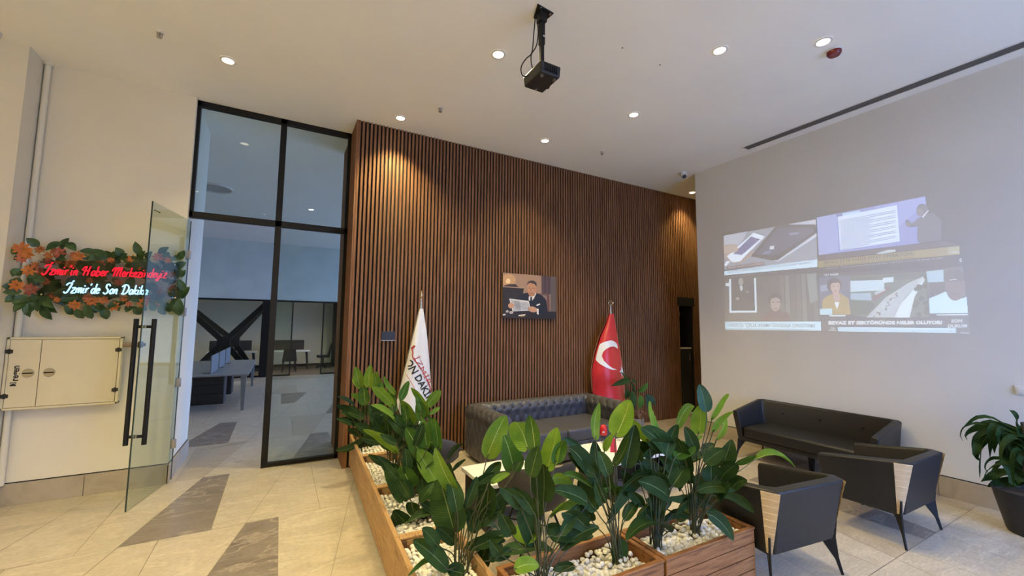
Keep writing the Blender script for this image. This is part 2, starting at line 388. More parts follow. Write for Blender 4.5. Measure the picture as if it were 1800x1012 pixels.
dv = Vector((ex-hx, ey-hy, 0)); dl = dv.length; dn = dv.normalized(); nn = Vector((-dn.y, dn.x, 0))
def dp(t, o, z): p = Vector((hx, hy, 0))+dn*(t*dl)+nn*o; return (p.x, p.y, z)
b = MB(); b.hexa([dp(0, -.005, .012), dp(1, -.005, .012), dp(1, .005, .012), dp(0, .005, .012)], [dp(0, -.005, 3.06), dp(1, -.005, 3.06), dp(1, .005, 3.06), dp(0, .005, 3.06)])
lf = b.build('glass_leaf', W['glassdoor'], door)
b = MB()
for t0, t1 in ((.9925, 1.0), (0, .0065)): b.hexa([dp(t0, -.0055, .012), dp(t1, -.0055, .012), dp(t1, .0055, .012), dp(t0, .0055, .012)], [dp(t0, -.0055, 3.06), dp(t1, -.0055, 3.06), dp(t1, .0055, 3.06), dp(t0, .0055, 3.06)])
b.build('polished_edge', W['glassedge'], lf)
for sgn in (-1, 1):
    b = MB(); p0 = dp(.93, sgn*.075, .62); p1 = dp(.93, sgn*.075, 1.86)
    b.tube([p0, p1], .021, 14)
    for z in (.70, 1.78): b.cyl(dp(.93, sgn*.005, z), dp(.93, sgn*.075, z), .015, 10)
    b.build('pull_handle', W['black'], door)
    b = MB()
    for z in (.70, 1.78): b.cyl(dp(.93, sgn*.006, z), dp(.93, sgn*.022, z), .019, 12)
    b.build('handle_collar', W['chrome'], door)
for z in (.42, 1.12, 1.95, 2.64):
    b = MB(); b.box((hx-.006, hy-.02, z), (.05, .05, .10)); b.box((hx-.018, hy+.03, z), (.025, .07, .10)); b.cyl((hx+.022, hy-.03, z-.05), (hx+.022, hy-.03, z+.05), .009, 8)
    b.build('hinge', W['steel'], door, bevel=.003)
b = MB()
for t in (.93, .88, .83): b.cyl(dp(t, -.0058, 2.98), dp(t, .0058, 2.98), .006, 8)
b.build('drilled_hole', W['glassedge'], lf)
# ------------------------------------------------------------------ office beyond the glass
PYO = 16.5
b = MB(); b.b2((-6, PYO, 2.62), (11, PYO+.25, CZ)); struct(b.build('wall_bulkhead', W['blue']))
b = MB(); b.b2((-6, 19.75, 0), (11, 20, 2.75)); struct(b.build('wall_office', W['wall']))
b = MB(); b.b2((-6, PYO+.25, 2.75), (11, 20, 2.85)); struct(b.build('ceiling_office', W['ceil']))
b = MB(); b.b2((-6, PYO+.02, -.01), (4.6, 19.75, .006)); struct(b.build('floor_office', W['carpet']))
b = MB(); b.b2((-6, 19.72, .006), (11, 19.75, .12)); struct(b.build('baseboard_office', W['brown']))
b = MB(); b.b2((4.4, 7.05, 4.4), (4.6, 16.5, CZ)); b.b2((4.4, 16.75, 0), (4.6, 19.75, 2.75)); struct(b.build('wall_office_right', W['wall']))
wo = thing('window_3', None, None, (4.5, 12, 0), kind='structure'); b = MB()
for yy in (7.1, 9.4, 11.8, 14.1, 16.4): b.b2((4.45, yy-.03, 0), (4.55, yy+.03, 4.4))
b.build('window_frame', W['black'], wo)
w2 = thing('window_2', None, None, (.5, PYO, 0), kind='structure')
b = MB()
b.b2((-6, PYO-.03, 2.56), (4.38, PYO+.01, 2.62))
for xx in (-5, -3.7, .375, 1.37, 2.9, 4.3): b.b2((xx-.022, PYO-.025, 0), (xx+.022, PYO+.01, 2.58))
b.b2((-6, PYO-.025, .005), (.38, PYO+.01, .05)); b.b2((1.37, PYO-.025, .005), (4.38, PYO+.01, .05))
b.build('window_frame', W['black'], w2)
for x0, x1 in ((-5, -3.72), (-3.68, -.56), (-.28, .353), (1.392, 2.88), (2.92, 4.28)):
    b = MB(); b.b2((x0, PYO-.012, .05), (x1, PYO-.004, 2.56)); b.build('glass_pane', W['glass'], w2)
b = MB(); b.b2((-.55, PYO-.06, 0), (-.29, PYO+.22, 2.62)); b.b2((2.0, 19.2, 0), (2.3, 19.5, 2.74)); struct(b.build('column_steel', W['black'])); 
# leaning steel cross braces behind the partition
for lab, yb, dx in (('black steel cross brace standing just behind the office glass partition', 16.95, 0), ('second black steel cross brace set deeper in the office, shifted right', 17.9, .2)):
    br = thing('cross_brace', lab, 'steel brace', (-1.62, yb, 0), group='crossed steel braces in the office')
    for (xa, za, xb, zb) in ((-1.62+dx, 1.18, -2.75, 2.35), (-1.62+dx, 1.18, -.50, 2.45), (-1.62+dx, 1.18, -2.55, .05), (-1.62+dx, 1.18, -.75, .05)):
        d = Vector((xb-xa, 0, zb-za)).normalized(); n = Vector((-d.z, 0, d.x))*.085
        A = Vector((xa, yb, za)); B = Vector((xb, yb, zb)); w = Vector((0, .09, 0)); b = MB()
        b.hexa([A-n-w, A+n-w, A+n+w, A-n+w], [B-n-w, B+n-w, B+n+w, B-n+w]); b.build('steel_beam', W['black'], br)
    b = MB(); b.box((-1.62+dx, yb, 1.18), (.36, .22, .36)); b.build('gusset_plate', W['black'], br, bevel=.01)
# shared workstation with dividers
t = thing('workstation_desk', 'long grey shared desk with upright dividers seen through the glass doorway', 'desk', (-1.3, 12.4, 0))
b = MB(); b.hexa([(-2.6, 10.36, .725), (-.52, 10.40, .725), (-.55, 14.4, .725), (-2.6, 14.4, .725)], [(-2.6, 10.36, .75), (-.52, 10.40, .75), (-.55, 14.4, .75), (-2.6, 14.4, .75)]); b.build('desktop', W['greydesk'], t)
for x, y in ((-.60, 10.46), (-.62, 14.3), (-2.5, 10.46), (-2.5, 14.3)):
    b = MB(); b.hexa([(x-.025, y-.025, 0), (x+.025, y-.025, 0), (x+.025, y+.025, 0), (x-.025, y+.025, 0)], [(x-.06, y-.05, .725), (x+.045, y-.05, .725), (x+.045, y+.06, .725), (x-.06, y+.06, .725)]); b.build('leg', W['greydesk'], t)
for y in (10.62, 11.95, 13.25):
    b = MB(); b.b2((-1.215, y, .752), (-1.195, y+1.1, 1.13)); b.build('divider', W['greyglass'], t)
for x, y in ((-1.78, 10.75), (-1.2, 10.9), (-1.15, 12.1), (-1.1, 13.3)):
    b = MB(); b.b2((x-.17, y-.04, .751), (x+.02, y+.04, .756)); b.build('cable_port', W['black'], t)
for lab, x0, x1, y0 in (('dark brown pedestal standing under the near end of the grey desk', -1.62, -1.03, 11.5), ('dark brown pedestal under the far half of the grey desk', -1.3, -1.0, 12.9)):
    t = thing('drawer_pedestal', lab, 'drawer unit', ((x0+x1)/2, y0, 0), group='pedestals under the grey desk')
    b = MB(); b.b2((x0, y0-.01, .0), (x1, y0+.5, .66)); b.build('body', W['brown'], t, bevel=.004)
    for k in range(3):
        b = MB(); b.b2((x0+.015, y0-.028, .04+k*.2), (x1-.015, y0-.01, .225+k*.2)); b.build('drawer', W['brown'], t, bevel=.003)
# benches with felt screens against the back
def bench(x0, x1, lab, y):
    t = thing('office_desk', lab, 'desk', ((x0+x1)/2, y, 0), group='white desks with black screens in the office')
    b = MB(); b.b2((x0, y-.35, .71), (x1, y+.35, .75)); b.build('desktop', W['white'], t, bevel=.006)
    b = MB(); b.b2((x0+.02, y+.28, .77), (x1-.2, y+.33, 1.15)); b.build('screen', W['felt'], t, bevel=.03, seg=3)
    for xx in (x0+.12, x1-.12):
        for sy in (-1, 1):
            b = MB(); b.tube([(xx, y+sy*.2, .71), (xx+(.07 if xx > (x0+x1)/2 else -.07), y+sy*.29, 0)], [.035, .02], 8); b.build('leg', W['felt'], t)
bench(-2.25, -.70, 'white office desk with black screen behind the crossed braces', 18.5)
bench(-.55, 1.1, 'white office desk with black screen right of the black column', 18.5)
t = thing('visitor_chair', 'black armless chair pulled up to the right office desk', 'chair', (.38, 17.75, 0))
b = MB(); b.hexa([(.14, 17.52, .42), (.62, 17.52, .42), (.60, 17.97, .42), (.16, 17.97, .42)], [(.14, 17.52, .47), (.62, 17.52, .47), (.60, 17.97, .47), (.16, 17.97, .47)]); b.build('seat', W['felt'], t, bevel=.02)
b = MB(); b.hexa([(.13, 17.50, .40), (.63, 17.50, .40), (.63, 17.55, .40), (.13, 17.55, .40)], [(.19, 17.40, .90), (.57, 17.40, .90), (.57, 17.44, .90), (.19, 17.44, .90)]); b.build('backrest', W['felt'], t, bevel=.02)
for xx, yy in ((.18, 17.55), (.58, 17.55), (.2, 17.93), (.56, 17.93)):
    b = MB(); b.tube([(xx, yy, .42), (xx+(xx-.38)*.15, yy+(yy-17.75)*.12, 0)], [.024, .015], 8); b.build('leg', W['felt'], t)
t = thing('swivel_chair', 'black office swivel chair beside the right column of the glass room', 'chair', (1.62, 18.7, 0))
b = MB(); b.box((1.62, 18.7, .48), (.48, .46, .09)); b.build('seat', W['felt'], t, bevel=.03)
b = MB(); b.hexa([(1.80, 18.48, .52), (1.86, 18.48, .52), (1.86, 18.92, .52), (1.80, 18.92, .52)], [(1.90, 18.5, 1.0), (1.95, 18.5, 1.0), (1.95, 18.9, 1.0), (1.90, 18.9, 1.0)]); b.build('backrest', W['felt'], t, bevel=.02)
b = MB(); b.cyl((1.62, 18.7, .08), (1.62, 18.7, .45), .03)
for k in range(5): a = k*1.2566; b.tube([(1.62, 18.7, .10), (1.62+.28*math.cos(a), 18.7+.28*math.sin(a), .05)], .02)
b.build('base', W['black'], t)
for k in range(5):
    a = k*1.2566; b = MB(); b.cyl((1.62+.28*math.cos(a)-.012, 18.7+.28*math.sin(a), .03), (1.62+.28*math.cos(a)+.012, 18.7+.28*math.sin(a), .03), .03, 10); b.build('caster', W['black'], t)
t = thing('globe_lamp', 'small round copper lamp on the desk behind the crossed braces', 'lamp', (-1.45, 18.5, .752))
b = MB(); b.lathe([(.07, .75), (.07, .77), (.012, .78), (.012, 1.1)], (-1.45, 18.5, .002), 12); b.build('stand', W['copper'], t)
b = MB(); b.lathe([(.02, 1.06), (.10, 1.10), (.145, 1.19), (.145, 1.24), (.10, 1.33), (.02, 1.36)], (-1.45, 18.5, .002), 16); b.build('lamp_shade', emat('lamp_copper_glow', (1, .55, .35), 1.6), t)
t = thing('ring_vent', 'round grey ventilation disc on the office ceiling, top left behind glass', 'ceiling vent', (-1.33, 10.22, CZ))
b = MB(); b.lathe([(.34, CZ-.035), (.34, CZ), (.30, CZ)], (-1.33, 10.22, 0), 32, caps=False); b.lathe([(.34, CZ-.035), (.31, CZ-.035), (.31, CZ-.004)], (-1.33, 10.22, 0), 32, caps=False); b.build('rim', W['offwhite'], t)
b = MB(); b.lathe([(.0, CZ-.012), (.31, CZ-.012), (.31, CZ-.004), (0, CZ-.004)], (-1.33, 10.22, 0), 32, caps=False); b.build('grille', W['grey'], t)
# ------------------------------------------------------------------ lights
def spot(name, loc, W_, col, ang=120, blend=.6, rad=.05, parent=None):
    l = bpy.data.lights.new(name, 'SPOT'); l.energy = W_; l.color = col; l.spot_size = math.radians(ang); l.spot_blend = blend; l.shadow_soft_size = rad
    o = bpy.data.objects.new(name, l); COL.objects.link(o); o.location = loc
    if parent is not None: o.parent = parent; o.location = Vector(loc)-parent_world(parent)
    return o
WARM = (1, .80, .37)
def downlight(x, y, z, lab, grp, pw, col=WARM, mt='lamp', r=.055, ang=125):
    t = thing('downlight', lab, 'ceiling light', (x, y, z), group=grp)
    b = MB(); b.lathe([(r+.022, z-.001), (r+.022, z-.007), (r, z-.010), (r-.004, z-.002)], (x, y, 0), 24, caps=False); b.build('trim_ring', W['offwhite'], t)
    b = MB(); b.lathe([(0, z-.004), (r-.002, z-.004), (r-.002, z-.001), (0, z-.001)], (x, y, 0), 20, caps=False); b.build('lamp_lens', W[mt], t)
    spot('beam', (x, y, z-.02), pw, col, ang, .75, r, t)
G = 'warm recessed downlights in the lobby ceiling'
PW = 300
for (px, py, lab, k) in ((401, 106, 'recessed warm downlight above the wreath, leftmost on the lobby ceiling', .5), (876, 95, 'recessed warm downlight just left of the hanging projector', .95),
        (1265, 88, 'recessed warm downlight midway between projector and red detector', .6), (1447, 73, 'recessed warm downlight right next to the red smoke detector', .5),
        (704, 207, 'recessed warm downlight grazing the left part of the slat wall', 1.5), (1114, 201, 'recessed warm downlight at mid ceiling, right below the projector', 1.5),
        (958, 247, 'recessed warm downlight in front of the slat wall above the portrait', .6), (1217, 338, 'recessed warm downlight half hidden by the white wall corner', .6)):
    p = at_z(px, py, CZ); downlight(p.x, p.y, CZ, lab, G, PW*k, ang=100 if p.y > 4.9 else 82 if px == 1447 else 100 if px > 1000 else 150)
downlight(.526, 11.02, CZ, 'small round downlight on the office ceiling seen in the right upper pane', 'office downlights', 40, (1, .93, .84), 'lampc')
for x in (-3.2, -1.3, .65, 2.6):
    downlight(x, 17.4, 2.75, {-3.2: 'downlight over the left end of the glass office', -1.3: 'downlight in the glass office above the braces', .65: 'downlight in the glass office above the visitor chair', 2.6: 'downlight at the right end of the glass office'}[x], 'office downlights', 95, (1, .84, .62), 'lampc', ang=150)
for x, y in ((-3, 9), (-3, 13), (2.5, 9), (2.5, 13)): downlight(x, y, CZ, 'neutral downlight of the office ceiling out of sight beside the pane', 'office downlights', 115, (1, .93, .82), 'lampc', ang=160)  # unseen lamps added to brighten the front of the office
# added fill lamps, unseen behind the camera, keep the floor lit
for x, y in ((-1.7, 1.8), (-.5, .4), (-1.6, -1.4), (-3.6, 1.2), (-3.6, -1.0)):
    downlight(x, y, CZ, 'recessed warm downlight of the lobby grid behind the viewpoint', G, PW*1.9, ang=132)
# daylight: sky beyond the shop front and the office window
wd = bpy.data.worlds.new('sky'); S.world = wd; wd.use_nodes = True; nt = wd.node_tree; nt.nodes.clear()
bg = nt.nodes.new('ShaderNodeBackground'); ow = nt.nodes.new('ShaderNodeOutputWorld'); tc = nt.nodes.new('ShaderNodeTexCoord'); sp = nt.nodes.new('ShaderNodeSeparateXYZ')
rp = nt.nodes.new('ShaderNodeValToRGB'); e = rp.color_ramp.elements
e[0].position = .44; e[0].color = (.15, .24, .45, 1); e[1].position = .56; e[1].color = (.31, .53, 1.15, 1)
mp = nt.nodes.new('ShaderNodeMath'); mp.operation = 'MULTIPLY_ADD'; mp.inputs[1].default_value = .5; mp.inputs[2].default_value = .5
nt.links.new(tc.outputs['Generated'], sp.inputs[0]); nt.links.new(sp.outputs[2], mp.inputs[0]); nt.links.new(mp.outputs[0], rp.inputs[0]); nt.links.new(rp.outputs[0], bg.inputs[0]); nt.links.new(bg.outputs[0], ow.inputs[0])
bg.inputs[1].default_value = SKY = 14.5
vs = S.view_settings; vs.view_transform = 'Standard'; vs.look = 'None'; vs.exposure = -.5; vs.gamma = 1; vs.use_curve_mapping = False
S.display_settings.display_device = 'sRGB'
# ------------------------------------------------------------------ ceiling fittings
t = thing('projector', 'black video projector hanging from the ceiling on a short pole', 'projector', (1.94, 2.95, 4.0))
b = MB(); b.hexa([(1.845, 2.81, 4.0), (2.045, 2.81, 4.0), (2.045, 3.09, 4.0), (1.845, 3.09, 4.0)], [(1.835, 2.80, 4.10), (2.05, 2.80, 4.10), (2.05, 3.10, 4.10), (1.835, 3.10, 4.10)]); bd = b.build('body', W['blackp'], t, bevel=.012, seg=3)
b = MB(); b.cyl((2.045, 3.02, 4.05), (2.066, 3.02, 4.05), .034, 20); b.build('lens_ring', W['black'], t)
b = MB(); b.cyl((2.062, 3.02, 4.05), (2.068, 3.02, 4.05), .026, 20); b.build('lens', glassmat('lens_glass', (.2, .25, .3), 1.6), t)
for k, (x, y) in enumerate(((1.88, 2.85), (2.01, 2.85), (1.945, 3.05))):
    b = MB(); b.cyl((x, y, 3.985), (x, y, 4.002), .014, 12); b.build('foot', W['steel'], t)
b = MB()
for k in range(7): b.b2((1.88+k*.02, 2.797, 4.02), (1.89+k*.02, 2.803, 4.085))
b.build('vent_grille', W['black'], t)
t = thing('projector_mount', 'black telescopic ceiling bracket holding the projector', 'mount', (1.89, 2.87, CZ))
b = MB(); b.slab([(1.80, 2.80, CZ-.012), (1.985, 2.82, CZ-.012), (1.97, 2.93, CZ-.012), (1.86, 2.96, CZ-.012)], (0, 0, .012)); b.b2((1.855, 2.835, CZ-.10), (1.925, 2.905, CZ-.01)); b.build('ceiling_plate', W['black'], t, bevel=.004)
b = MB(); b.b2((1.868, 2.848, 4.29), (1.912, 2.892, CZ-.02)); b.build('outer_tube', W['black'], t, bevel=.003)
b = MB(); b.b2((1.873, 2.853, 4.10), (1.907, 2.887, 4.30)); b.b2((1.85, 2.83, 4.10), (1.96, 2.99, 4.112)); b.build('inner_tube', W['black'], t, bevel=.003)
for x, y, z in ((1.845, 2.82, CZ-.016), (1.955, 2.835, CZ-.016)): b = MB(); b.cyl((x, y, z-.004), (x, y, z+.004), .012, 10); b.build('screw', W['chrome'], t)
b = MB(); b.cyl((1.895, 2.846, 4.36), (1.895, 2.84, 4.36), .01, 10); b.build('screw', W['chrome'], t)
for i, (lab, pts) in enumerate((('thin black cable looping wide left of the projector pole', [(941, 30), (938, 62), (935, 92), (925, 103), (917, 115), (916, 126), (919, 133), (925, 134), (932, 131)]), ('thin black cable running close beside the projector pole', [(943, 28), (946, 55), (943, 80), (934, 96), (934, 112), (938, 124), (943, 130)]))):
    b = MB(); b.tube(smooth([at_y(px, py, 2.86+.16*max(0, py-90)/45) for px, py in pts], 5), .005, 6); tag(b.build('power_cable', W['black']), lab, 'cable', 'cables of the projector')
p = at_z(1466, 89, CZ); t = thing('smoke_detector', 'dark red round smoke detector on the ceiling', 'detector', (p.x, p.y, CZ))
b = MB(); b.lathe([(.065, CZ), (.065, CZ-.012), (.0, CZ-.012)], (p.x, p.y, 0), 24, caps=False); b.build('base', W['offwhite'], t)
b = MB(); b.lathe([(.062, CZ-.012), (.062, CZ-.035), (.05, CZ-.052), (.0, CZ-.056)], (p.x, p.y, 0), 24, caps=False); b.build('cover', W['maroon'], t)
p = at_z(1201, 303, CZ); t = thing('dome_camera', 'white turret security camera on the ceiling near the wall corner', 'security camera', (p.x, p.y, CZ))
b = MB(); b.lathe([(.055, CZ), (.055, CZ-.03), (.048, CZ-.04), (0, CZ-.04)], (p.x, p.y, 0), 20, caps=False); b.build('base', W['offwhite'], t)
d = Vector((-.35, -.55, -.55)).normalized(); c = Vector((p.x, p.y, CZ-.055)); b = MB(); b.tube([c-d*.035, c-d*.02, c+d*.03, c+d*.062], [.02, .046, .05, .046], 18); b.build('camera_head', W['offwhite'], t)
b = MB(); b.tube([c+d*.058, c+d*.066], .038, 18); b.build('lens', W['blackp'], t)
p = Vector((-2.56, 5.70, CZ)); t = thing('dome_camera', 'white dome camera cut off at the top left corner', 'security camera', p)
b = MB(); b.lathe([(.07, CZ), (.07, CZ-.02), (.055, CZ-.06), (.0, CZ-.075)], (p.x, p.y, 0), 20, caps=False); b.build('housing', W['offwhite'], t)
b = MB(); b.lathe([(.03, CZ-.071), (.022, CZ-.082), (0, CZ-.086)], (p.x+.03, p.y-.02, 0), 14, caps=False); b.build('lens', W['blackp'], t)
for px, py, lab in ((281, 56, 'chrome sprinkler head on the ceiling at upper left'), (774, 189, 'chrome sprinkler head on the ceiling left of the slat wall centre'), (1058, 265, 'chrome sprinkler head close to the slat wall top')):
    p = at_z(px, py, CZ); t = thing('sprinkler', lab, 'sprinkler', (p.x, p.y, CZ), group='ceiling sprinkler heads')
    b = MB(); b.lathe([(.04, CZ), (.036, CZ-.008), (.012, CZ-.012)], (p.x, p.y, 0), 16, caps=False); b.build('escutcheon', W['offwhite'], t)
    b = MB(); b.cyl((p.x, p.y, CZ-.005), (p.x, p.y, CZ-.05), .008, 8); b.tube([(p.x-.018, p.y, CZ-.012), (p.x-.02, p.y, CZ-.04), (p.x, p.y, CZ-.055)], .004, 6); b.tube([(p.x+.018, p.y, CZ-.012), (p.x+.02, p.y, CZ-.04), (p.x, p.y, CZ-.055)], .004, 6); b.build('nozzle', W['steel'], t)
    b = MB(); b.lathe([(.022, CZ-.056), (.022, CZ-.059)], (p.x, p.y, 0), 12); b.build('deflector', W['steel'], t)
t = thing('linear_diffuser', 'long dark slot air diffuser in the ceiling beside the white wall', 'air vent', (6.19, 1.6, CZ))
b = MB(); b.b2((6.105, -2.9, CZ-.006), (6.122, 3.645, CZ)); b.b2((6.262, -2.9, CZ-.006), (6.279, 3.645, CZ)); b.b2((6.105, 3.628, CZ-.006), (6.279, 3.645, CZ)); b.build('frame', W['offwhite'], t)
b = MB(); b.b2((6.122, -2.9, CZ-.003), (6.262, 3.628, CZ)); b.build('slot', W['vent'], t)
for px, py, lab in ((1094, 84, 'small drilled hole in the ceiling right of the projector'), (1160, 114, 'small dark ceiling mark between projector and slot vent')):
    p = at_z(px, py, CZ); b = MB(); b.lathe([(.0, CZ-.002), (.008, CZ-.002), (.008, CZ)], (p.x, p.y, 0), 10, caps=False); tag(b.build('ceiling_hole', W['void']), lab, 'hole', 'holes in the ceiling')
# ------------------------------------------------------------------ left wall: pipe, hose cabinet, garland, neon
b = MB(); b.cyl((-2.318, 6.125, .21), (-2.318, 6.125, CZ), .026, 14); b.cyl((-2.318, 6.125, CZ-.03), (-2.318, 6.125, CZ), .04, 14)
tag(b.build('riser_pipe', W['wall']), 'thin painted pipe running up the corner beside the pillar', 'pipe')
CYF = 6.02
def cq(px, py, y=CYF): return at_y(px, py, y)
x0, x1, z0, z1 = -2.345, -1.485, .95, 1.665
t = thing('fire_hose_cabinet', 'cream metal fire hose cabinet on the left wall below the wreath', 'cabinet', ((x0+x1)/2, 6.08, z0))
b = MB(); b.b2((x0, CYF, z0), (x1, 6.095, z0+.022)); b.b2((x0, CYF, z1-.022), (x1, 6.095, z1)); b.b2((x0, CYF, z0), (x0+.022, 6.095, z1)); b.b2((x1-.022, CYF, z0), (x1, 6.095, z1)); b.b2((x0, CYF+.02, z0), (x1, 6.095, z1)); b.build('body', W['ivory'], t, bevel=.003)
xm = x0+.245
for zz in (z0+.12, z1-.12):
    b = MB(); b.b2((x0+.12, 6.094, zz-.03), (x1-.05, YW-.003, zz+.03)); b.build('mounting_rail', W['ivory'], t)
for a, c_ in ((x0+.026, xm-.003), (xm+.003, x1-.026)):
    b = MB(); b.b2((a, CYF-.002, z0+.026), (c_, CYF+.02, z1-.026)); b.build('door', W['ivory'], t, bevel=.002)
for xx, zz in ((x0+.026, z0+.14), (x0+.026, z1-.14), (x1-.026, z0+.15), (x1-.026, z1-.14)):
    b = MB(); b.b2((xx-.026, CYF-.010, zz-.017), (xx+.026, CYF-.001, zz+.017)); b.b2((xx-.01, CYF-.014, zz-.024), (xx+.01, CYF-.001, zz+.024)); b.build('hinge', W['blackp'], t, bevel=.002)
for xx in (xm-.075, xm+.075):
    b = MB(); b.tube([(xx, CYF-.001, (z0+z1)/2), (xx, CYF-.009, (z0+z1)/2)], [.045, .041], 26); lk = b.build('latch', W['steel'], t)
    b = MB(); b.b2((xx-.036, CYF-.012, (z0+z1)/2-.006), (xx+.036, CYF-.008, (z0+z1)/2+.006)); b.build('latch_bar', W['black'], lk)
b = MB(); lx = x0+.085
put_text(b, 'regen', lambda u, v: (lx+.002-v*.052+.02, CYF-.004, 1.31-.075+u*.15), bold=.03)
b.slab([(lx-.03, CYF-.004, 1.185), (lx+.012, CYF-.004, 1.185), (lx+.012, CYF-.004, 1.198), (lx-.008, CYF-.004, 1.212), (lx-.03, CYF-.004, 1.198)], (0, .0015, 0)); b.slab([(lx-.03, CYF-.004, 1.208), (lx-.03, CYF-.004, 1.222), (lx+.012, CYF-.004, 1.222), (lx+.012, CYF-.004, 1.207), (lx-.008, CYF-.004, 1.218)], (0, .0015, 0))
b.build('lettering', W['ink'], t)
t = thing('valve_stub', 'dull pipe stub with a black cap beside the hose cabinet', 'pipe valve', (-1.40, 6.1, 1.56))
b = MB(); b.cyl((-1.485, 6.06, 1.575), (-1.36, 6.06, 1.575), .026, 14); b.cyl((-1.40, 6.06, 1.575), (-1.40, YW, 1.575), .02, 12); b.build('pipe', mat('rusty_pipe', [(.20, .14, .09), (.33, .25, .18)], .6, 20), t)
b = MB(); b.cyl((-1.36, 6.06, 1.575), (-1.325, 6.06, 1.575), .036, 14); b.cyl((-1.33, 6.06, 1.575), (-1.30, 6.06, 1.575), .018, 8); b.build('cap', W['blackp'], t)
GY = 6.03
def zw(a, b_, y=GY): return at_y(20+a/5.806, 400+b_/5.806, y)
def leafmesh(b, A, T, w, nrm, n=7, mi=0, fold=.25, arch=.12, wave=0, blunt=.75):
    A = Vector(A); T = Vector(T); ax = (T-A); L_ = ax.length; d = ax.normalized(); s = d.cross(Vector(nrm)).normalized(); nn_ = s.cross(d).normalized()
    ph = R_.random()*6; rows = []
    for i in range(n+1):
        t_ = i/n; hw = w*max(.02, math.sin(PI*min(.995, t_**.85))**blunt); c = A+ax*t_+nn_*(arch*L_*4*t_*(1-t_))
        row = []
        for q in (-1, -.5, 0, .5, 1): row.append(c+s*(hw*q)+nn_*(fold*hw*abs(q)+wave*w*math.sin(t_*9+ph+q)*abs(q)))
        rows.append(row)
    b.rings(rows, False, mi, closed=False)
gl = thing('flower_garland', 'artificial green garland with orange flowers framing the neon sign', 'garland', tuple(zw(900, 900)))
b = MB()
outer = [(150, 105, 290, 190), (590, 105, 490, 210), (350, 235, 520, 150), (660, 240, 570, 150), (690, 238, 870, 250), (980, 290, 850, 240), (880, 320, 1010, 340), (1065, 200, 1140, 290), (1170, 265, 1060, 330), (1262, 140, 1310, 280), (1365, 235, 1300, 330), (1440, 240, 1380, 330), (1610, 200, 1500, 270), (1620, 300, 1540, 260), (1720, 340, 1640, 300), (1770, 230, 1700, 330), (0, 210, 90, 260), (20, 330, 140, 290), (0, 420, 110, 480), (10, 500, 90, 430), (-30, 540, 120, 560), (-100, 600, 40, 600), (-90, 660, 110, 650), (10, 780, 170, 690), (-70, 760, 60, 700), (20, 860, 150, 740), (190, 915, 160, 760), (130, 890, 230, 760), (270, 860, 300, 720), (420, 940, 300, 800), (470, 870, 330, 720), (430, 820, 300, 690), (510, 530, 330, 600), (480, 640, 300, 620), (540, 800, 630, 885), (640, 820, 740, 925), (760, 780, 825, 930), (800, 780, 870, 870), (890, 760, 910, 850), (930, 790, 975, 935), (1010, 760, 1040, 830), (1170, 865, 1230, 790), (1250, 800, 1320, 885), (1330, 760, 1370, 850), (1420, 760, 1460, 850), (1520, 780, 1570, 890), (1580, 760, 1620, 860), (1660, 700, 1690, 880), (1720, 720, 1710, 900), (1700, 520, 1760, 640), (1650, 420, 1740, 470), (1640, 620, 1720, 720), (1560, 420, 1680, 380), (230, 470, 330, 560), (160, 510, 270, 480), (500, 750, 620, 700), (1200, 740, 1330, 720), (1410, 690, 1490, 740), (1440, 560, 1380, 640), (560, 330, 460, 300), (790, 330, 880, 300), (1000, 330, 1120, 350), (1300, 350, 1420, 360)]
for (a0, b0, a1, b1) in outer:
    yy = GY+R_.uniform(-.02, .06)
    if zw(min(a0, a1), b0, yy).x < -2.22: yy = 5.775
    A = zw(a0, b0, yy-.02); T = zw(a1, b1, yy+.02); L_ = (A-T).length
    leafmesh(b, T, A, max(.04, L_*.26), (R_.uniform(-.4, .4), -1, R_.uniform(-.2, .4)), arch=R_.uniform(-.05, .15), blunt=.85)
for k in range(150):
    a = R_.uniform(260, 1740); c_ = R_.uniform(300, 760)
    if 330 < a < 1580 and 360 < c_ < 700 and R_.random() < .3: continue
    yy = 6.09+R_.uniform(-.04, .03); A = zw(a, c_, yy); an = R_.uniform(0, 6.28); L_ = R_.uniform(.09, .17)
    leafmesh(b, A, A+Vector((L_*math.cos(an), R_.uniform(-.03, .03), L_*math.sin(an))), L_*.3, (R_.uniform(-.5, .5), -1, R_.uniform(-.3, .5)), arch=.1)
b.build('foliage', W['gleaf'], gl, ang=60, fix=False)
fl = [(110, 215, 95), (160, 270, 80), (110, 310, 70), (295, 225, 60), (380, 285, 55), (490, 255, 85), (450, 240, 60), (680, 295, 85), (640, 280, 50), (480, 345, 45), (600, 370, 75), (900, 370, 75), (1015, 335, 50), (1230, 320, 65), (1500, 300, 75), (1600, 335, 55), (180, 440, 75), (290, 440, 60), (300, 500, 50), (60, 590, 80), (200, 630, 90), (420, 690, 50), (465, 735, 45), (350, 550, 55), (650, 790, 75), (820, 745, 85), (780, 710, 60), (935, 740, 75), (1045, 800, 75), (1200, 780, 50), (1150, 720, 55), (1345, 770, 75), (1385, 720, 50), (1480, 800, 60), (1500, 640, 75), (1640, 620, 60), (1630, 480, 60), (560, 460, 50), (1100, 560, 60), (800, 540, 50), (1300, 400, 55), (380, 340, 50), (240, 380, 50)]
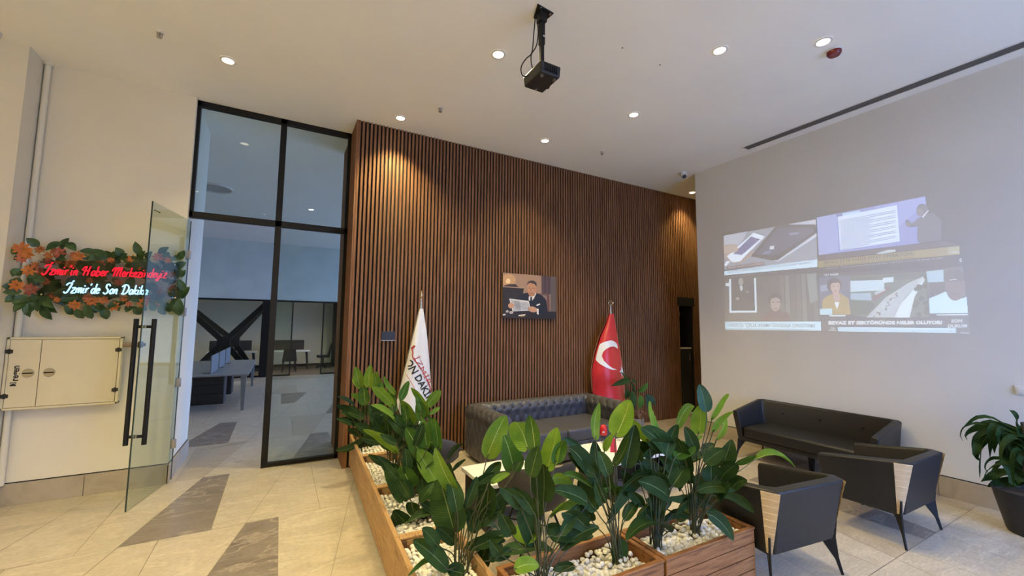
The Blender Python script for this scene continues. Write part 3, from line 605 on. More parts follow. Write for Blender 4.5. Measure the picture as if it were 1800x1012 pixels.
for i, (a, c_, r) in enumerate(fl):
    yy = 6.01+R_.uniform(0, .04) if not (330 < a < 1580 and 360 < c_ < 700) else 6.055
    if zw(a, c_, yy).x < -2.24: yy = 5.76
    C = zw(a, c_, yy); rad = r/5.806/FPX*6.6*.43; b = MB()
    for ring, (kk, rr, lift) in enumerate(((8, 1, .1), (7, .72, .35), (5, .42, .6))):
        for k in range(kk):
            an = 2*PI*k/kk+ring*.4+R_.uniform(-.2, .2); dr = Vector((math.cos(an), -lift, math.sin(an))).normalized()
            leafmesh(b, C+dr*rad*.1, C+dr*rad*rr*1.15, rad*.24, (0, -1, 0), n=4, arch=.12, blunt=.6)
    b.build('flower', [W['or1'], W['or1'], W['or2']][i % 3], gl, ang=60, fix=False)
# neon sign on a clear acrylic sheet
NY = 5.965
ns = thing('neon_sign', 'red and ice blue script neon sign in front of the garland', 'neon sign', tuple(zw(960, 700, NY)))
b = MB(); qs = [zw(270, 700, NY+.012), zw(1700, 740, NY+.012), zw(1700, 360, NY+.012), zw(270, 330, NY+.012)]; b.slab(qs, (0, .006, 0)); b.build('acrylic_sheet', W['acrylic'], ns)
for (a, c_) in ((300, 350), (300, 680), (1670, 380), (1670, 715)):
    p = zw(a, c_, NY); b = MB(); b.cyl((p.x, NY+.005, p.z), (p.x, YW, p.z), .008, 8); b.build('standoff', W['chrome'], ns)
GLY = {  # single-stroke script letters: (advance, strokes)
 'İ': (1.05, [[(.05, 1.45), (.3, 1.85), (.75, 1.95), (.95, 1.8), (.75, 1.0), (.45, .15), (.1, -.08), (-.18, .2)], [(.95, 2.15), (1.2, 2.45)]]),
 'z': (.72, [[(0, .95), (.62, 1), (.02, .02), (.7, 0)]]),
 'm': (1.12, [[(.08, .98), (0, 0)], [(.04, .5), (.3, .98), (.47, .85), (.42, 0)], [(.45, .5), (.7, .98), (.9, .85), (.84, .12), (1.02, .05)]]),
 'i': (.36, [[(.08, .98), (0, .15), (.2, .02)], [(.1, 1.35), (.16, 1.55)]]),
 'r': (.55, [[(.06, .98), (0, 0)], [(.03, .5), (.25, .95), (.5, .95)]]),
 'n': (.74, [[(.06, .98), (0, 0)], [(.03, .5), (.3, .98), (.5, .85), (.46, .12), (.66, .05)]]),
 "'": (.28, [[(.15, 2.0), (.06, 1.55)]]),
 'H': (1.5, [[(-.1, 1.0), (.1, 1.6), (.42, 1.85), (.5, 1.6), (.22, 0)], [(1.2, 1.95), (1.0, 1.0), (.92, 0)], [(.2, .88), (.7, 1.0), (1.2, .95)]]),
 'a': (.8, [[(.6, .85), (.35, 1), (.04, .6), (.06, .12), (.32, .0), (.6, .5), (.66, .95)], [(.66, .95), (.6, .15), (.78, .04)]]),
 'b': (.72, [[(.12, 1.95), (0, .1), (.32, 0), (.6, .45), (.42, .92), (.06, .75)]]),
 'e': (.66, [[(.05, .48), (.5, .62), (.5, .92), (.22, 1), (0, .5), (.2, .02), (.6, .2)]]),
 'k': (.66, [[(.12, 1.95), (0, 0)], [(.55, .95), (.06, .48), (.58, 0)]]),
 'M': (1.75, [[(-.15, 1.05), (.1, 1.7), (.4, 1.85), (.45, 1.5), (.25, 0)], [(.36, .9), (.75, 1.75), (1.0, 1.85), (1.0, 1.5), (.8, 0)], [(.92, .9), (1.3, 1.75), (1.52, 1.85), (1.52, 1.4), (1.38, .2), (1.62, .05)]]),
 'd': (.8, [[(.58, .8), (.33, .98), (.04, .6), (.06, .12), (.32, 0), (.58, .45)], [(.76, 1.95), (.6, .15), (.78, .04)]]),
 'y': (.72, [[(.05, .98), (.05, .25), (.3, .1), (.58, .6)], [(.64, .98), (.5, -.35), (.2, -.72), (0, -.5), (.3, -.15), (.7, .1)]]),
 'S': (1.0, [[(.95, 1.55), (.72, 1.92), (.3, 1.8), (.3, 1.25), (.7, .75), (.65, .2), (.25, -.05), (-.1, .25)]]),
 'o': (.68, [[(.32, 1), (.03, .6), (.06, .12), (.3, 0), (.58, .4), (.55, .88), (.32, 1), (.3, .85)]]),
 'D': (1.35, [[(.4, 1.75), (.18, 0)], [(-.15, 1.45), (.25, 1.9), (.85, 1.85), (1.2, 1.2), (.95, .35), (.4, -.03), (-.05, .1)]]),
 ' ': (.55, [])}
def neon(s, p0, p1, h, mt, nm):
    tot = sum(GLY[c][0]+.1 for c in s); x = 0; A = zw(*p0, NY); B = zw(*p1, NY); e1 = (B-A)/tot; e2 = Vector((0, 0, h))
    for ch in s:
        adv, strokes = GLY[ch]
        if strokes:
            b = MB()
            for st in strokes:
                b.tube(smooth([A+e1*(x+u+.14*v)+e2*v for u, v in st], 6), .0068, 6)
            b.build(nm, mt, ns)
        x += adv+.1
hz = (zw(0, 0, NY)-zw(0, 52, NY)).z
neon("İzmir'in Haber Merkezindeyiz", (318, 474), (1588, 512), hz, W['neonr'], 'red_letter')
neon("İzmir'de Son Dakika", (540, 662), (1395, 684), hz*1.02, W['neonb'], 'blue_letter')
# ------------------------------------------------------------------ portrait canvas (generic seated reader)
PY = YS-.035
t = thing('canvas_print', 'unframed canvas print of a seated man reading a newspaper', 'picture', tuple(at_y(930, 560, PY)))
a0 = at_y(885, 478.5, PY); a1 = at_y(978, 487, PY); a2 = at_y(976.5, 562, PY); a3 = at_y(882.5, 557, PY)
px0, px1, pz0, pz1 = (a0.x+a3.x)/2, (a1.x+a2.x)/2, (a2.z+a3.z)/2, (a0.z+a1.z)/2
b = MB(); b.b2((px0, PY, pz0), (px1, PY+.034, pz1)); b.build('canvas', mat('canvas_edge', (.10, .075, .055), .8), t)
def cv(a, c_, k=0):   # zoom coordinates inside the canvas to the wall
    p = at_y(870+a/8.43, 460+c_/8.43, PY); return (min(max(p.x, px0), px1), PY-.0006*(k+1), min(max(p.z, pz0), pz1))
def paint(col, pts, k, b, pal):
    if col not in pal: pal.append(col)
    b.poly([cv(a, c_, k) for a, c_ in pts], pal.index(col))
def ell(cx, cy, rx, ry, n=18, rot=0, a0_=0, a1_=2*PI):
    r = []
    for i in range(n):
        q = a0_+(a1_-a0_)*i/(n if a1_-a0_ > 6.2 else n-1); x_, y_ = rx*math.cos(q), ry*math.sin(q)
        r.append((cx+x_*math.cos(rot)-y_*math.sin(rot), cy+x_*math.sin(rot)+y_*math.cos(rot)))
    return r
b = MB(); pal = []
for col, pts in (('8a7263', [(100, 130), (930, 130), (930, 860), (100, 860)]), ('a58368', [(100, 130), (690, 170), (690, 470), (100, 450)]), ('c79a6a', ell(200, 270, 110, 90)), ('f0cf98', ell(195, 285, 34, 38)),
    ('5a4646', [(685, 200), (830, 210), (825, 480), (690, 470)]), ('4a3a3c', [(720, 205), (760, 205), (755, 470), (730, 470)]), ('4a3a3c', [(780, 208), (815, 210), (812, 480), (785, 475)]), ('63574f', [(825, 210), (930, 215), (930, 860), (825, 860)]),
    ('2b231f', [(110, 375), (430, 395), (415, 470), (400, 760), (105, 760)]), ('3a302a', [(130, 360), (355, 375), (300, 330), (215, 330), (150, 345)]), ('6a4438', [(620, 470), (800, 480), (815, 860), (770, 860), (770, 500), (640, 480)]), ('241c1a', [(100, 720), (930, 740), (930, 870), (100, 870)]),
    ('1b1d25', [(380, 480), (490, 455), (510, 520), (580, 560), (610, 460), (700, 500), (760, 570), (785, 790), (560, 790), (560, 700), (400, 600), (300, 560)]), ('e6dfd6', [(500, 515), (540, 510), (605, 455), (608, 480), (545, 585), (500, 570)]), ('22222a', [(524, 520), (545, 515), (552, 590), (520, 590)]),
    ('c08a66', ell(545, 400, 68, 108)), ('b07c5a', [(500, 455), (590, 455), (590, 500), (540, 515), (505, 500)]), ('b9835f', ell(605, 405, 16, 34)), ('463a34', ell(545, 335, 72, 58, 16, 0, PI, 2*PI)+[(617, 335), (610, 365), (585, 330), (520, 312), (480, 330), (473, 345)]), ('5b4032', [(495, 388), (525, 384), (525, 391), (495, 395)]), ('5b4032', [(550, 384), (585, 388), (585, 395), (550, 391)]), ('9a6a4c', [(535, 395), (545, 395), (538, 432), (522, 430)]), ('7e4c3c', [(520, 462), (560, 460), (558, 467), (522, 468)]),
    ('d9d5d0', [(210, 545), (500, 580), (530, 720), (260, 735)]), ('b9b5b2', [(225, 560), (360, 575), (385, 728), (270, 730)]), ('c69472', ell(238, 650, 45, 40)), ('c69472', ell(555, 705, 72, 42, 16, .2)), ('e6dfd6', [(620, 690), (645, 700), (645, 785), (620, 770)]), ('f2eee8', [(612, 640), (660, 615), (668, 635), (615, 655)]), ('d8c8b8', [(350, 785), (455, 775), (440, 800), (345, 805)]), ('cfc4bb', [(115, 775), (160, 770), (150, 795), (112, 795)]), ('b8aaa0', ell(240, 750, 30, 22)), ('b8aaa0', ell(180, 735, 22, 18)), ('c8a060', [(380, 800), (440, 790), (430, 806), (380, 812)])):
    paint(col, pts, len(b.f)*.25, b, pal)
for k in range(9):
    y_ = 585+k*14; paint('55504e', [(275+k*4, y_), (490+k*3, y_+14), (490+k*3, y_+18), (275+k*4, y_+4)], 9.5, b, pal)
b.build('printed_image', [mat('print_'+c, lin(c), .6, 30) for c in pal], t, fix=False)
# wall touch panel on the slats
a0 = at_y(670.5, 582, YS); a1 = at_y(694, 597.5, YS)
t = thing('touch_panel', 'small black control panel on the slat wall left of the white flag', 'control panel', ((a0.x+a1.x)/2, YS, a1.z))
b = MB(); b.b2((a0.x, YS-.02, a1.z), (a1.x, YS, a0.z)); b.build('screen', W['blackp'], t, bevel=.003)
b = MB(); b.b2((a0.x, YS-.022, a1.z-.008), (a1.x, YS, a1.z)); b.build('bottom_edge', W['grey'], t)
# plug on the right wall
p = at_x(1796, 686, XR); t = thing('wall_socket', 'white wall socket at the right edge above the potted plant', 'socket', (XR, p.y, p.z-.04))
b = MB(); b.b2((XR-.012, p.y-.045, p.z-.045), (XR, p.y+.045, p.z+.045)); b.build('plate', W['offwhite'], t, bevel=.004)
b = MB(); b.tube([(XR-.01, p.y, p.z), (XR-.03, p.y, p.z)], .026, 16); b.build('plug', W['offwhite'], t)
# ------------------------------------------------------------------ flags
def flag(kind, label, poleX, Y0, top, L, Rr, bot, mt, nfold, finial):
    # L / Rr: left and right outline as (x, z) rows from the tip down
    t = thing('flag_on_stand', label, 'flag', (poleX, Y0, 0), group='indoor flags on stands')
    b = MB(); b.lathe([(.17, 0), (.17, .02), (.05, .05), (.03, .09)], (poleX, Y0, 0), 24); b.build('base', W['chrome'], t)
    b = MB(); b.cyl((poleX, Y0, .05), (poleX, Y0, top), .013, 12); b.lathe([(.03, top-.02), (.026, top), (.012, top+.10), (.008, top+.14)], (poleX, Y0, 0), 12); b.build('pole', W['chrome'], t)
    b = MB(); finial(b, Vector((poleX, Y0, top+.14))); b.build('finial', W['gold'], t)
    Lr = resample([(x, 0, z) for x, z in L], 30); Rs = resample([(x, 0, z) for x, z in Rr], 30)
    def xs(z, seq):
        for a, c_ in zip(seq, seq[1:]):
            if (a.z-z)*(c_.z-z) <= 0 and abs(a.z-c_.z) > 1e-6: return a.x+(c_.x-a.x)*(z-a.z)/(c_.z-a.z)
        return seq[-1].x if z < seq[-1].z else seq[0].x
    def front(s, z):
        xl, xr = xs(z, Lr), xs(z, Rs); hw = (xr-xl)/2; k = min(1, (top-z)/.5)
        return Vector(((xl+xr)/2+hw*s, Y0-.02-hw*.62*math.sqrt(max(0, 1-s*s))-.018*k*math.cos(s*nfold+z*1.5), z))
    zt = top-.005
    def zb(s): 
        for a, c_ in zip(bot, bot[1:]):
            if a[0] <= s <= c_[0]: return a[1]+(c_[1]-a[1])*(s-a[0])/(c_[0]-a[0])
        return bot[-1][1]
    def fn(u, v): s = -1+2*u; z = zt+(zb(s)-zt)*v; return front(s, z)
    def bk(u, v):
        s = 1-2*u; z = zt+(zb(s)+.03-zt)*v; p = front(s, z); p.y = 2*(Y0+.0)-p.y-.0; p.y = Y0+(p.y-Y0)*.6; return p
    b = MB(); b.grid(fn, 36, 34); b.grid(bk, 24, 24)
    cl = b.build('cloth', mt, t, ang=70)
    def onto(px, py, e=.004):
        p = at_y(px, py, Y0-.12); xl, xr = xs(p.z, Lr), xs(p.z, Rs); s = (p.x-(xl+xr)/2)/max((xr-xl)/2, .01)
        sc = max(-.98, min(.98, s)); q = front(sc, p.z); nr = (front(min(1, sc+.02), p.z)-front(max(-1, sc-.02), p.z)).cross(front(sc, p.z+.01)-front(sc, p.z-.01)).normalized(); nr = nr if nr.y < 0 else -nr; return q+nr*(e+.003), s
    return t, cl, onto
def ring_star(b, c):
    b.tube([c+Vector((.045*math.cos(a), 0, .05+.045*math.sin(a))) for a in [math.radians(20+d*16) for d in range(21)]], .007, 8)
    for k in range(5):
        a = 1.57+k*1.2566; p = c+Vector((.06, 0, .055)); b.tube([p, p+Vector((.02*math.cos(a), 0, .02*math.sin(a)))], [.007, .002], 6)
    b.cyl(c-Vector((0, 0, .01)), c+Vector((0, 0, .012)), .007, 8)
def ball(b, c): b.lathe([(.004, -.0), (.016, .02), (.02, .045), (.012, .075), (.004, .11)], c, 10)
def P(px, py, y): q = at_y(px, py, y); return (q.x, q.z)
FY0 = 5.52
tw, cl, onto = flag('w', 'white flag with black and red lettering on a stand behind the planter', P(740, 545, FY0)[0], FY0, P(740, 542, FY0)[1],
    [P(*q, FY0) for q in ((737, 542), (722, 603), (708, 660), (697, 706), (690, 740), (686, 760))], [P(*q, FY0) for q in ((743, 542), (749, 585), (754, 640), (758, 690), (761, 720), (763, 745))], [(-1, P(700, 712, FY0)[1]), (-.55, P(708, 736, FY0)[1]), (-.1, P(727, 750, FY0)[1]), (.3, P(738, 725, FY0)[1]), (1, P(757, 690, FY0)[1])], W['flagwhite'], 3.2, ball)
def wf(a, c_): return 660+a/6.323, 560+c_/6.323       # zoom coordinates on the white flag
def flagtext(s, A, B, h, bold, mt, nm):
    vs, fs = text2d(s, bold); bm = bmesh.new(); bv = [bm.verts.new((x, y, 0)) for x, y in vs]
    for f in fs:
        try: bm.faces.new([bv[i] for i in f])
        except ValueError: pass
    bmesh.ops.triangulate(bm, faces=bm.faces); bmesh.ops.subdivide_edges(bm, edges=bm.edges, cuts=3)
    d = Vector((B[0]-A[0], B[1]-A[1])); n2 = Vector((d.y, -d.x)).normalized()*h; ok = {}; b = MB()
    for v in bm.verts: q, s_ = onto(*wf(A[0]+d.x*v.co.x+n2.x*v.co.y, A[1]+d.y*v.co.x+n2.y*v.co.y)); ok[v] = (len(b.v), s_); b.v.append(q)
    for f in bm.faces:
        if all(abs(ok[v][1]) < .98 for v in f.verts): b.f.append(tuple(ok[v][0] for v in f.verts)); b.m.append(0)
    bm.free(); b.build(nm, mt, cl, fix=False)
flagtext('SON DAKİKA', (306, 439), (618, 992), 84, .02, W['ink'], 'black_lettering')
flagtext("İZMİR'DE", (428, 432), (660, 905), 62, -.01, W['redink'], 'red_lettering')
b = MB()
def fstrip(pts, w):
    pts = smooth([(x, y, 0) for x, y in pts], 6); l = []
    for i, p in enumerate(pts):
        d = (pts[min(i+1, len(pts)-1)]-pts[max(i-1, 0)]).normalized(); n2 = Vector((-d.y, d.x, 0))*w; l.append([onto(*wf(*(p+n2).xy)), onto(*wf(*(p-n2).xy))])
    for r0, r1 in zip(l, l[1:]):
        if all(abs(x[1]) < .98 for x in r0+r1): b.add([r0[0][0], r0[1][0], r1[1][0], r1[0][0]], [(0, 1, 2, 3)])
fstrip([(388, 290), (412, 320), (424, 370), (420, 430), (450, 480), (520, 580), (580, 690), (625, 790)], 5)
fstrip([(412, 300), (440, 322)], 20); fstrip([(320, 560), (350, 620), (400, 720), (440, 800)], 2)
b.build('red_emblem', W['redink'], cl, fix=False)
tr, cl, onto = flag('r', 'red flag with white crescent and star on a stand beside the sofa', P(1073.5, 552, FY0)[0], FY0, P(1073.5, 551, FY0)[1],
    [P(*q, FY0) for q in ((1070.5, 551), (1063, 572), (1054, 592), (1045, 623), (1041, 644), (1039.5, 656), (1042, 690), (1040, 720))], [P(*q, FY0) for q in ((1077, 551), (1081, 590), (1087, 630), (1091, 660), (1095, 705), (1096, 730))], [(-1, P(1044, 690, FY0)[1]), (-.2, P(1070, 716, FY0)[1]), (1, P(1094, 706, FY0)[1])], W['flagred'], 3.6, ring_star)
def rf(a, c_): return 1000+a/3.892, 500+c_/3.892
b = MB()
o1 = resample([(328, 412, 0), (318, 395, 0), (300, 385, 0), (275, 381, 0), (245, 392, 0), (215, 425, 0), (198, 470, 0), (197, 510, 0), (212, 545, 0), (238, 568, 0), (268, 580, 0), (303, 579, 0)], 26); i1 = resample([(328, 440, 0), (312, 427, 0), (295, 422, 0), (268, 425, 0), (245, 440, 0), (230, 462, 0), (222, 490, 0), (228, 522, 0), (248, 552, 0), (272, 570, 0), (303, 578, 0)], 26)
for k in range(25):
    l = [onto(*rf(p.x, p.y))[0] for p in (o1[k], o1[k].lerp(i1[k], .5), i1[k], o1[k+1], o1[k+1].lerp(i1[k+1], .5), i1[k+1])]; b.add(l, [(0, 1, 4, 3), (1, 2, 5, 4)])
b.build('crescent', W['flagwhite'], cl, fix=False)
b = MB(); sc = (352, 592); st = [(sc[0]+(30 if k % 2 == 0 else 12)*math.cos(-PI+k*PI/5), sc[1]+(44 if k % 2 == 0 else 17)*math.sin(-PI+k*PI/5)) for k in range(10)]
for k in range(10):
    tri = [onto(*rf(*q)) for q in (sc, st[k], st[(k+1) % 10])]
    if sum(abs(x[1]) < 1.02 for x in tri) >= 2: b.add([x[0] for x in tri], [(0, 1, 2)])
b.build('star', W['flagwhite'], cl, fix=False)
# ------------------------------------------------------------------ picture thrown on the right wall by the projector
pp = thing('projected_picture', 'four panel news picture projected on the white right wall', 'projection', tuple(at_x(1480, 585, XR)))
PL = {}
def pm(hexs, k=None):
    if hexs not in PL: PL[hexs] = projmat('beam_'+hexs, lin(hexs), PK)
    return PL[hexs]
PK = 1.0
class Pic:
    def __init__(s, name): s.b = MB(); s.name = name; s.pal = []; s.k = 0
    def W(s, a, c_, k): p = at_x(1240+a/3.373, 320+c_/3.373, XR-.0004-.00015*k); return p
    def mi(s, col):
        if col not in s.pal: s.pal.append(col)
        return s.pal.index(col)
    def p(s, col, pts, k=None):
        s.k += .35; s.b.poly([s.W(a, c_, s.k if k is None else k) for a, c_ in pts], s.mi(col)); return s
    def t(s, col, word, q, bold=0, spacing=1):   # q: baseline left, baseline right, cap height at left, at right
        s.k += .35; (ax_, ay_), (bx_, by_), h0, h1 = q
        put_text(s.b, word, lambda u, v: s.W(ax_+(bx_-ax_)*u, ay_+(by_-ay_)*u-(h0+(h1-h0)*u)*v, s.k), bold, s.mi(col), spacing); return s
    def done(s): s.b.build(s.name, [pm(c) for c in s.pal], pp, fix=False)
q = Pic('tablet_news_panel')
q.p('8c8c96', [(108, 318), (655, 222), (664, 465), (112, 520)])
q.p('c4c4cf', [(480, 252), (640, 224), (655, 222), (656, 246), (560, 250)]).p('b0b0bc', [(108, 318), (250, 292), (200, 380), (112, 420)])
q.p('26262c', [(415, 262), (475, 250), (652, 252), (658, 300), (430, 462), (395, 465), (268, 440)]).p('45455a', [(432, 270), (640, 268), (640, 298), (425, 432), (300, 425)]).p('c8ccd8', [(400, 465), (430, 462), (658, 305), (659, 322), (432, 470)])
q.p('6a6f88', [(350, 410), (395, 402), (380, 425), (335, 430)]).p('d2d4da', [(383, 380), (408, 378), (405, 398), (380, 398)]).p('7c8096', [(500, 300), (560, 296), (550, 310), (495, 315)])
q.p('a98e80', [(108, 372), (175, 365), (205, 390), (250, 400), (290, 410), (270, 440), (210, 480), (170, 480), (112, 452)]).p('e8ecf6', [(285, 300), (352, 322), (205, 470), (160, 475), (128, 440)]).p('5a5a8c', [(270, 322), (325, 338), (215, 432), (165, 425)]).p('b79a8a', [(108, 380), (160, 372), (200, 392), (190, 408), (140, 425), (110, 425)])
q.p('cfe4f0', [(112, 528), (663, 458), (664, 502), (113, 552)]).p('5e3a34', [(128, 500), (347, 472), (348, 492), (128, 517)]).p('e8e8ee', [(124, 470), (150, 468), (118, 500), (112, 490)])
q.t('d8c8c8', 'EVLİLİK VAADİYLE DOLANDIRILDI', ((135, 512), (340, 486), 10, 10)).t('2a3036', 'Çinli diş hekimi, Nijeryalı\'ya 2 yılda 2,5 milyon dolar gönderdi', ((132, 540), (622, 482), 17, 17))
q.p('2e2c2c', [(113, 553), (664, 503), (665, 534), (114, 574)]).t('8a8a8c', 'HABERLER  EKONOMİ  SPOR  DÜNYA  GÜNDEM', ((135, 566), (420, 536), 6, 6))
q.done()
q = Pic('interview_panel')
q.p('46443e', [(114, 576), (665, 536), (682, 826), (116, 826)])
for k in range(7): q.p(['5c5a50', '6e6c60', '4e4c44'][k % 3], [(440+k*32, 556-k*3), (462+k*32, 554-k*3), (470+k*34, 826), (446+k*33, 826)])
q.p('7c8078', [(600, 545), (655, 540), (668, 700), (620, 720)])
q.p('d4dee4', [(140, 575), (152, 574), (154, 762), (294, 762), (288, 570), (299, 569), (305, 772), (143, 774)]).p('2a2a28', [(153, 574), (287, 570), (293, 761), (155, 761)])
q.p('8e8a82', ell(210, 590, 15, 22)).p('c8ccd0', [(204, 614), (218, 614), (222, 630), (213, 648), (205, 632)]).p('9a9488', ell(190, 690, 11, 9)).p('9a9488', ell(250, 650, 8, 5)).p('d0d4d8', [(120, 600), (146, 598), (146, 618), (120, 616)])
q.p('4a2c2c', [(330, 826), (345, 780), (385, 760), (445, 760), (490, 775), (515, 826)]).p('2a2624', ell(412, 700, 40, 46)).p('a08a7e', ell(415, 718, 30, 48)).p('2a2624', [(376, 700), (385, 660), (430, 652), (452, 680), (450, 700), (420, 682), (392, 690)]).p('4a3c38', [(394, 710), (410, 708), (410, 714), (394, 716)]).p('4a3c38', [(424, 708), (442, 708), (442, 714), (424, 714)]).p('6a4c46', [(404, 748), (428, 748), (424, 754), (408, 754)])
q.p('c6e2ec', [(116, 828), (683, 826), (686, 880), (118, 874)]).t('3c4a54', "TÜRKER'İN \"ÇIPLAK ARAMA\" İDDİASINA SORUŞTURMA", ((119, 858), (652, 862), 25, 22), .006).p('8aa4b0', [(120, 866), (620, 872), (620, 877), (120, 872)])
q.done()
q = Pic('studio_news_panel')
q.p('7f86c4', [(660, 210), (1303, 84), (1308, 130), (1270, 362), (672, 433)]).p('9098d4', [(1000, 145), (1303, 86), (1306, 130), (1100, 300)]).p('969ed2', [(660, 210), (780, 188), (790, 410), (672, 430)])
q.p('d8e2f6', [(785, 206), (1135, 136), (1152, 350), (800, 404)]).p('b8d4ec', [(812, 186), (915, 168), (916, 182), (814, 202)]).p('6a6f9c', [(775, 192), (810, 184), (812, 202), (778, 206)])
for k in range(18):
    y_ = 228+k*10; ln = 1 if k % 3 < 2 else .55; h_ = 3.2
    q.p('5a6080', [(797+k*.6, y_), (797+(1128-797)*ln, y_-62*ln), (797+(1128-797)*ln, y_-62*ln+h_), (797+k*.6, y_+h_)], k=8)
q.p('4c4c58', [(1186, 225), (1200, 222), (1225, 244), (1262, 215), (1300, 190), (1350, 180), (1400, 230), (1400, 345), (1268, 360), (1255, 340), (1258, 262), (1215, 268), (1188, 258)]).p('4a4a54', ell(1285, 165, 34, 38)).p('6a6468', ell(1272, 178, 20, 24)).p('6e6668', ell(1204, 248, 18, 14)).p('dfe6f0', [(1285, 204), (1320, 166), (1324, 170), (1290, 212)])
q.p('4a3c3c', [(672, 436), (1270, 366), (1430, 352), (1500, 372), (668, 464)]).p('b8c4c4', [(1008, 424), (1080, 402), (1125, 400), (1128, 412), (1040, 426)])
q.p('8c7a3a', [(667, 468), (1506, 376), (1508, 428), (669, 508)]).p('9c9066', [(1436, 388), (1506, 378), (1508, 424), (1438, 432)]).t('e0dccc', 'TVRA', ((1444, 424), (1504, 418), 12, 12), .01).t('4a4030', 'BEYAZ ETTE FAHİŞ FİYAT OPERASYONU', ((703, 487), (1238, 431), 18, 22), .022).t('5c5038', 'BUNLAR, TV RUS GÖZALTINDA; TÜ ŞİRKETE KAYYUM ATANDI', ((706, 503), (1240, 452), 10, 10), .014)
q.p('2c2a2a', [(669, 510), (1508, 430), (1525, 495), (670, 538)]).t('a8a8ac', 'URGAN: 2024 YILINDA DESTEKLENEN ÜRETİCİ SAYISI 700 BİNE ULAŞTI', ((714, 516), (1410, 452), 7, 8)).p('c8d4dc', [(1506, 456), (1520, 450), (1516, 462), (1522, 474), (1508, 470)])
q.done()
q = Pic('street_news_panel')
q.p('3e3c3e', [(670, 540), (1525, 497), (1560, 800), (1568, 898), (690, 880), (684, 826)])
q.t('dfe2e6', 'TRT HABER', ((703, 556), (790, 550), 10, 10), .02)
q.p('565a6c', [(672, 566), (858, 552), (862, 785), (678, 785)]).p('8a90a4', [(680, 615), (720, 605), (740, 640), (684, 650)])
q.p('a88a3c', [(690, 785), (694, 700), (715, 678), (745, 664), (800, 660), (850, 690), (862, 785)]).p('2e2628', ell(764, 612, 44, 46)).p('c09a88', ell(770, 622, 28, 38)).p('b89080', [(755, 650), (790, 650), (800, 690), (778, 720), (758, 690)]).p('e8eef2', [(766, 712), (794, 712), (780, 752)]).p('2e2628', [(736, 610), (745, 575), (790, 572), (802, 605), (785, 595), (755, 598)]).p('5a4440', [(752, 615), (764, 613), (764, 618), (752, 620)]).p('5a4440', [(778, 613), (790, 613), (790, 618), (778, 618)]).p('a05850', [(760, 642), (780, 642), (776, 648), (764, 648)])
q.p('b8d8e2', [(678, 752), (750, 750), (752, 785), (680, 785)]).p('d8e4ea', [(735, 788), (830, 788), (830, 795), (735, 795)])
q.p('5e6a5a', [(860, 556), (1330, 530), (1328, 800), (958, 802), (862, 785)])
q.p('4c5848', [(862, 558), (1320, 534), (1320, 570), (862, 590)]).p('c4d6e0', [(860, 585), (1060, 580), (1060, 640), (860, 650)]).p('9cb4c0', [(860, 660), (980, 655), (985, 700), (862, 695)]).p('6e4a44', [(985, 690), (1090, 615), (1095, 630), (1000, 710)]).p('d0dce4', [(1052, 568), (1115, 562), (1115, 592), (1052, 596)]).p('b0bcc2', [(1000, 655), (1060, 630), (1070, 640), (1010, 668)])
q.p('b4b8b8', [(955, 802), (1060, 690), (1200, 600), (1290, 560), (1296, 575), (1180, 690), (1120, 802)]).p('dce4e8', [(1120, 802), (1160, 720), (1230, 640), (1296, 572), (1300, 580), (1240, 680), (1210, 802)]).p('46543e', [(862, 700), (980, 710), (1010, 730), (960, 785), (862, 785)])
for k in range(26):
    a = 990+R_.uniform(0, 150); c_ = 800-(a-990)*.9+R_.uniform(-20, 25)
    if c_ < 795: q.p(['5e3c3c', '4a4a50', 'e0e4e8'][k % 3], [(a, c_), (a+11, c_-3), (a+12, c_+5), (a+1, c_+8)])
for k in range(14): q.p(['38402e', '445038'][k % 2], ell(1235+R_.uniform(0, 95), R_.uniform(590, 790), 18, 14, 9))
q.p('5c5e56', [(1305, 525), (1525, 500), (1556, 775), (1330, 780)]).p('a4c0cc', [(1310, 530), (1410, 520), (1412, 590), (1318, 594)]).p('46423e', [(1330, 600), (1420, 592), (1420, 680), (1330, 690)])
q.p('c6e0ec', [(1330, 778), (1326, 690), (1380, 668), (1420, 650), (1520, 690), (1548, 680), (1556, 776)]).p('6c5850', ell(1482, 620, 58, 84)).p('4a403c', ell(1476, 560, 60, 46)).p('6c5850', [(1440, 590), (1525, 585), (1520, 640), (1445, 640)]).p('d8dcdc', [(1448, 578), (1490, 574), (1490, 578), (1448, 582)]).p('54463f', [(1455, 660), (1510, 658), (1505, 668), (1460, 668)]).p('dce6ea', [(1372, 785), (1556, 782), (1556, 788), (1372, 790)])
q.t('f2f4f6', 'BEYAZ ET SEKTÖRÜNDE NELER OLUYOR?', ((730, 843), (1404, 841), 19, 19), .03).t('c8ccd2', 'SON', ((1456, 832), (1522, 830), 18, 18), .03).t('c8ccd2', 'DURUM', ((1438, 862), (1550, 860), 18, 18), .03)
q.p('c4e0ee', [(784, 860), (1484, 866), (1484, 894), (786, 884)]).t('46525c', 'LER BAŞKAN BAYRAM: TÜRKİYE VE TAYVAN ÖZGÜRLÜK MÜZESİ: İSTİKLAL, ŞEHİTLERİMİZ', ((790, 878), (1480, 888), 10, 10), .002).t('d8dade', 'SON', ((742, 868), (768, 869), 7, 7), .02).t('d8dade', 'DAKİKA', ((732, 880), (776, 881), 7, 7), .02).t('b8bcc2', 'CANLI', ((1510, 896), (1566, 898), 8, 8), .02)
q.done()
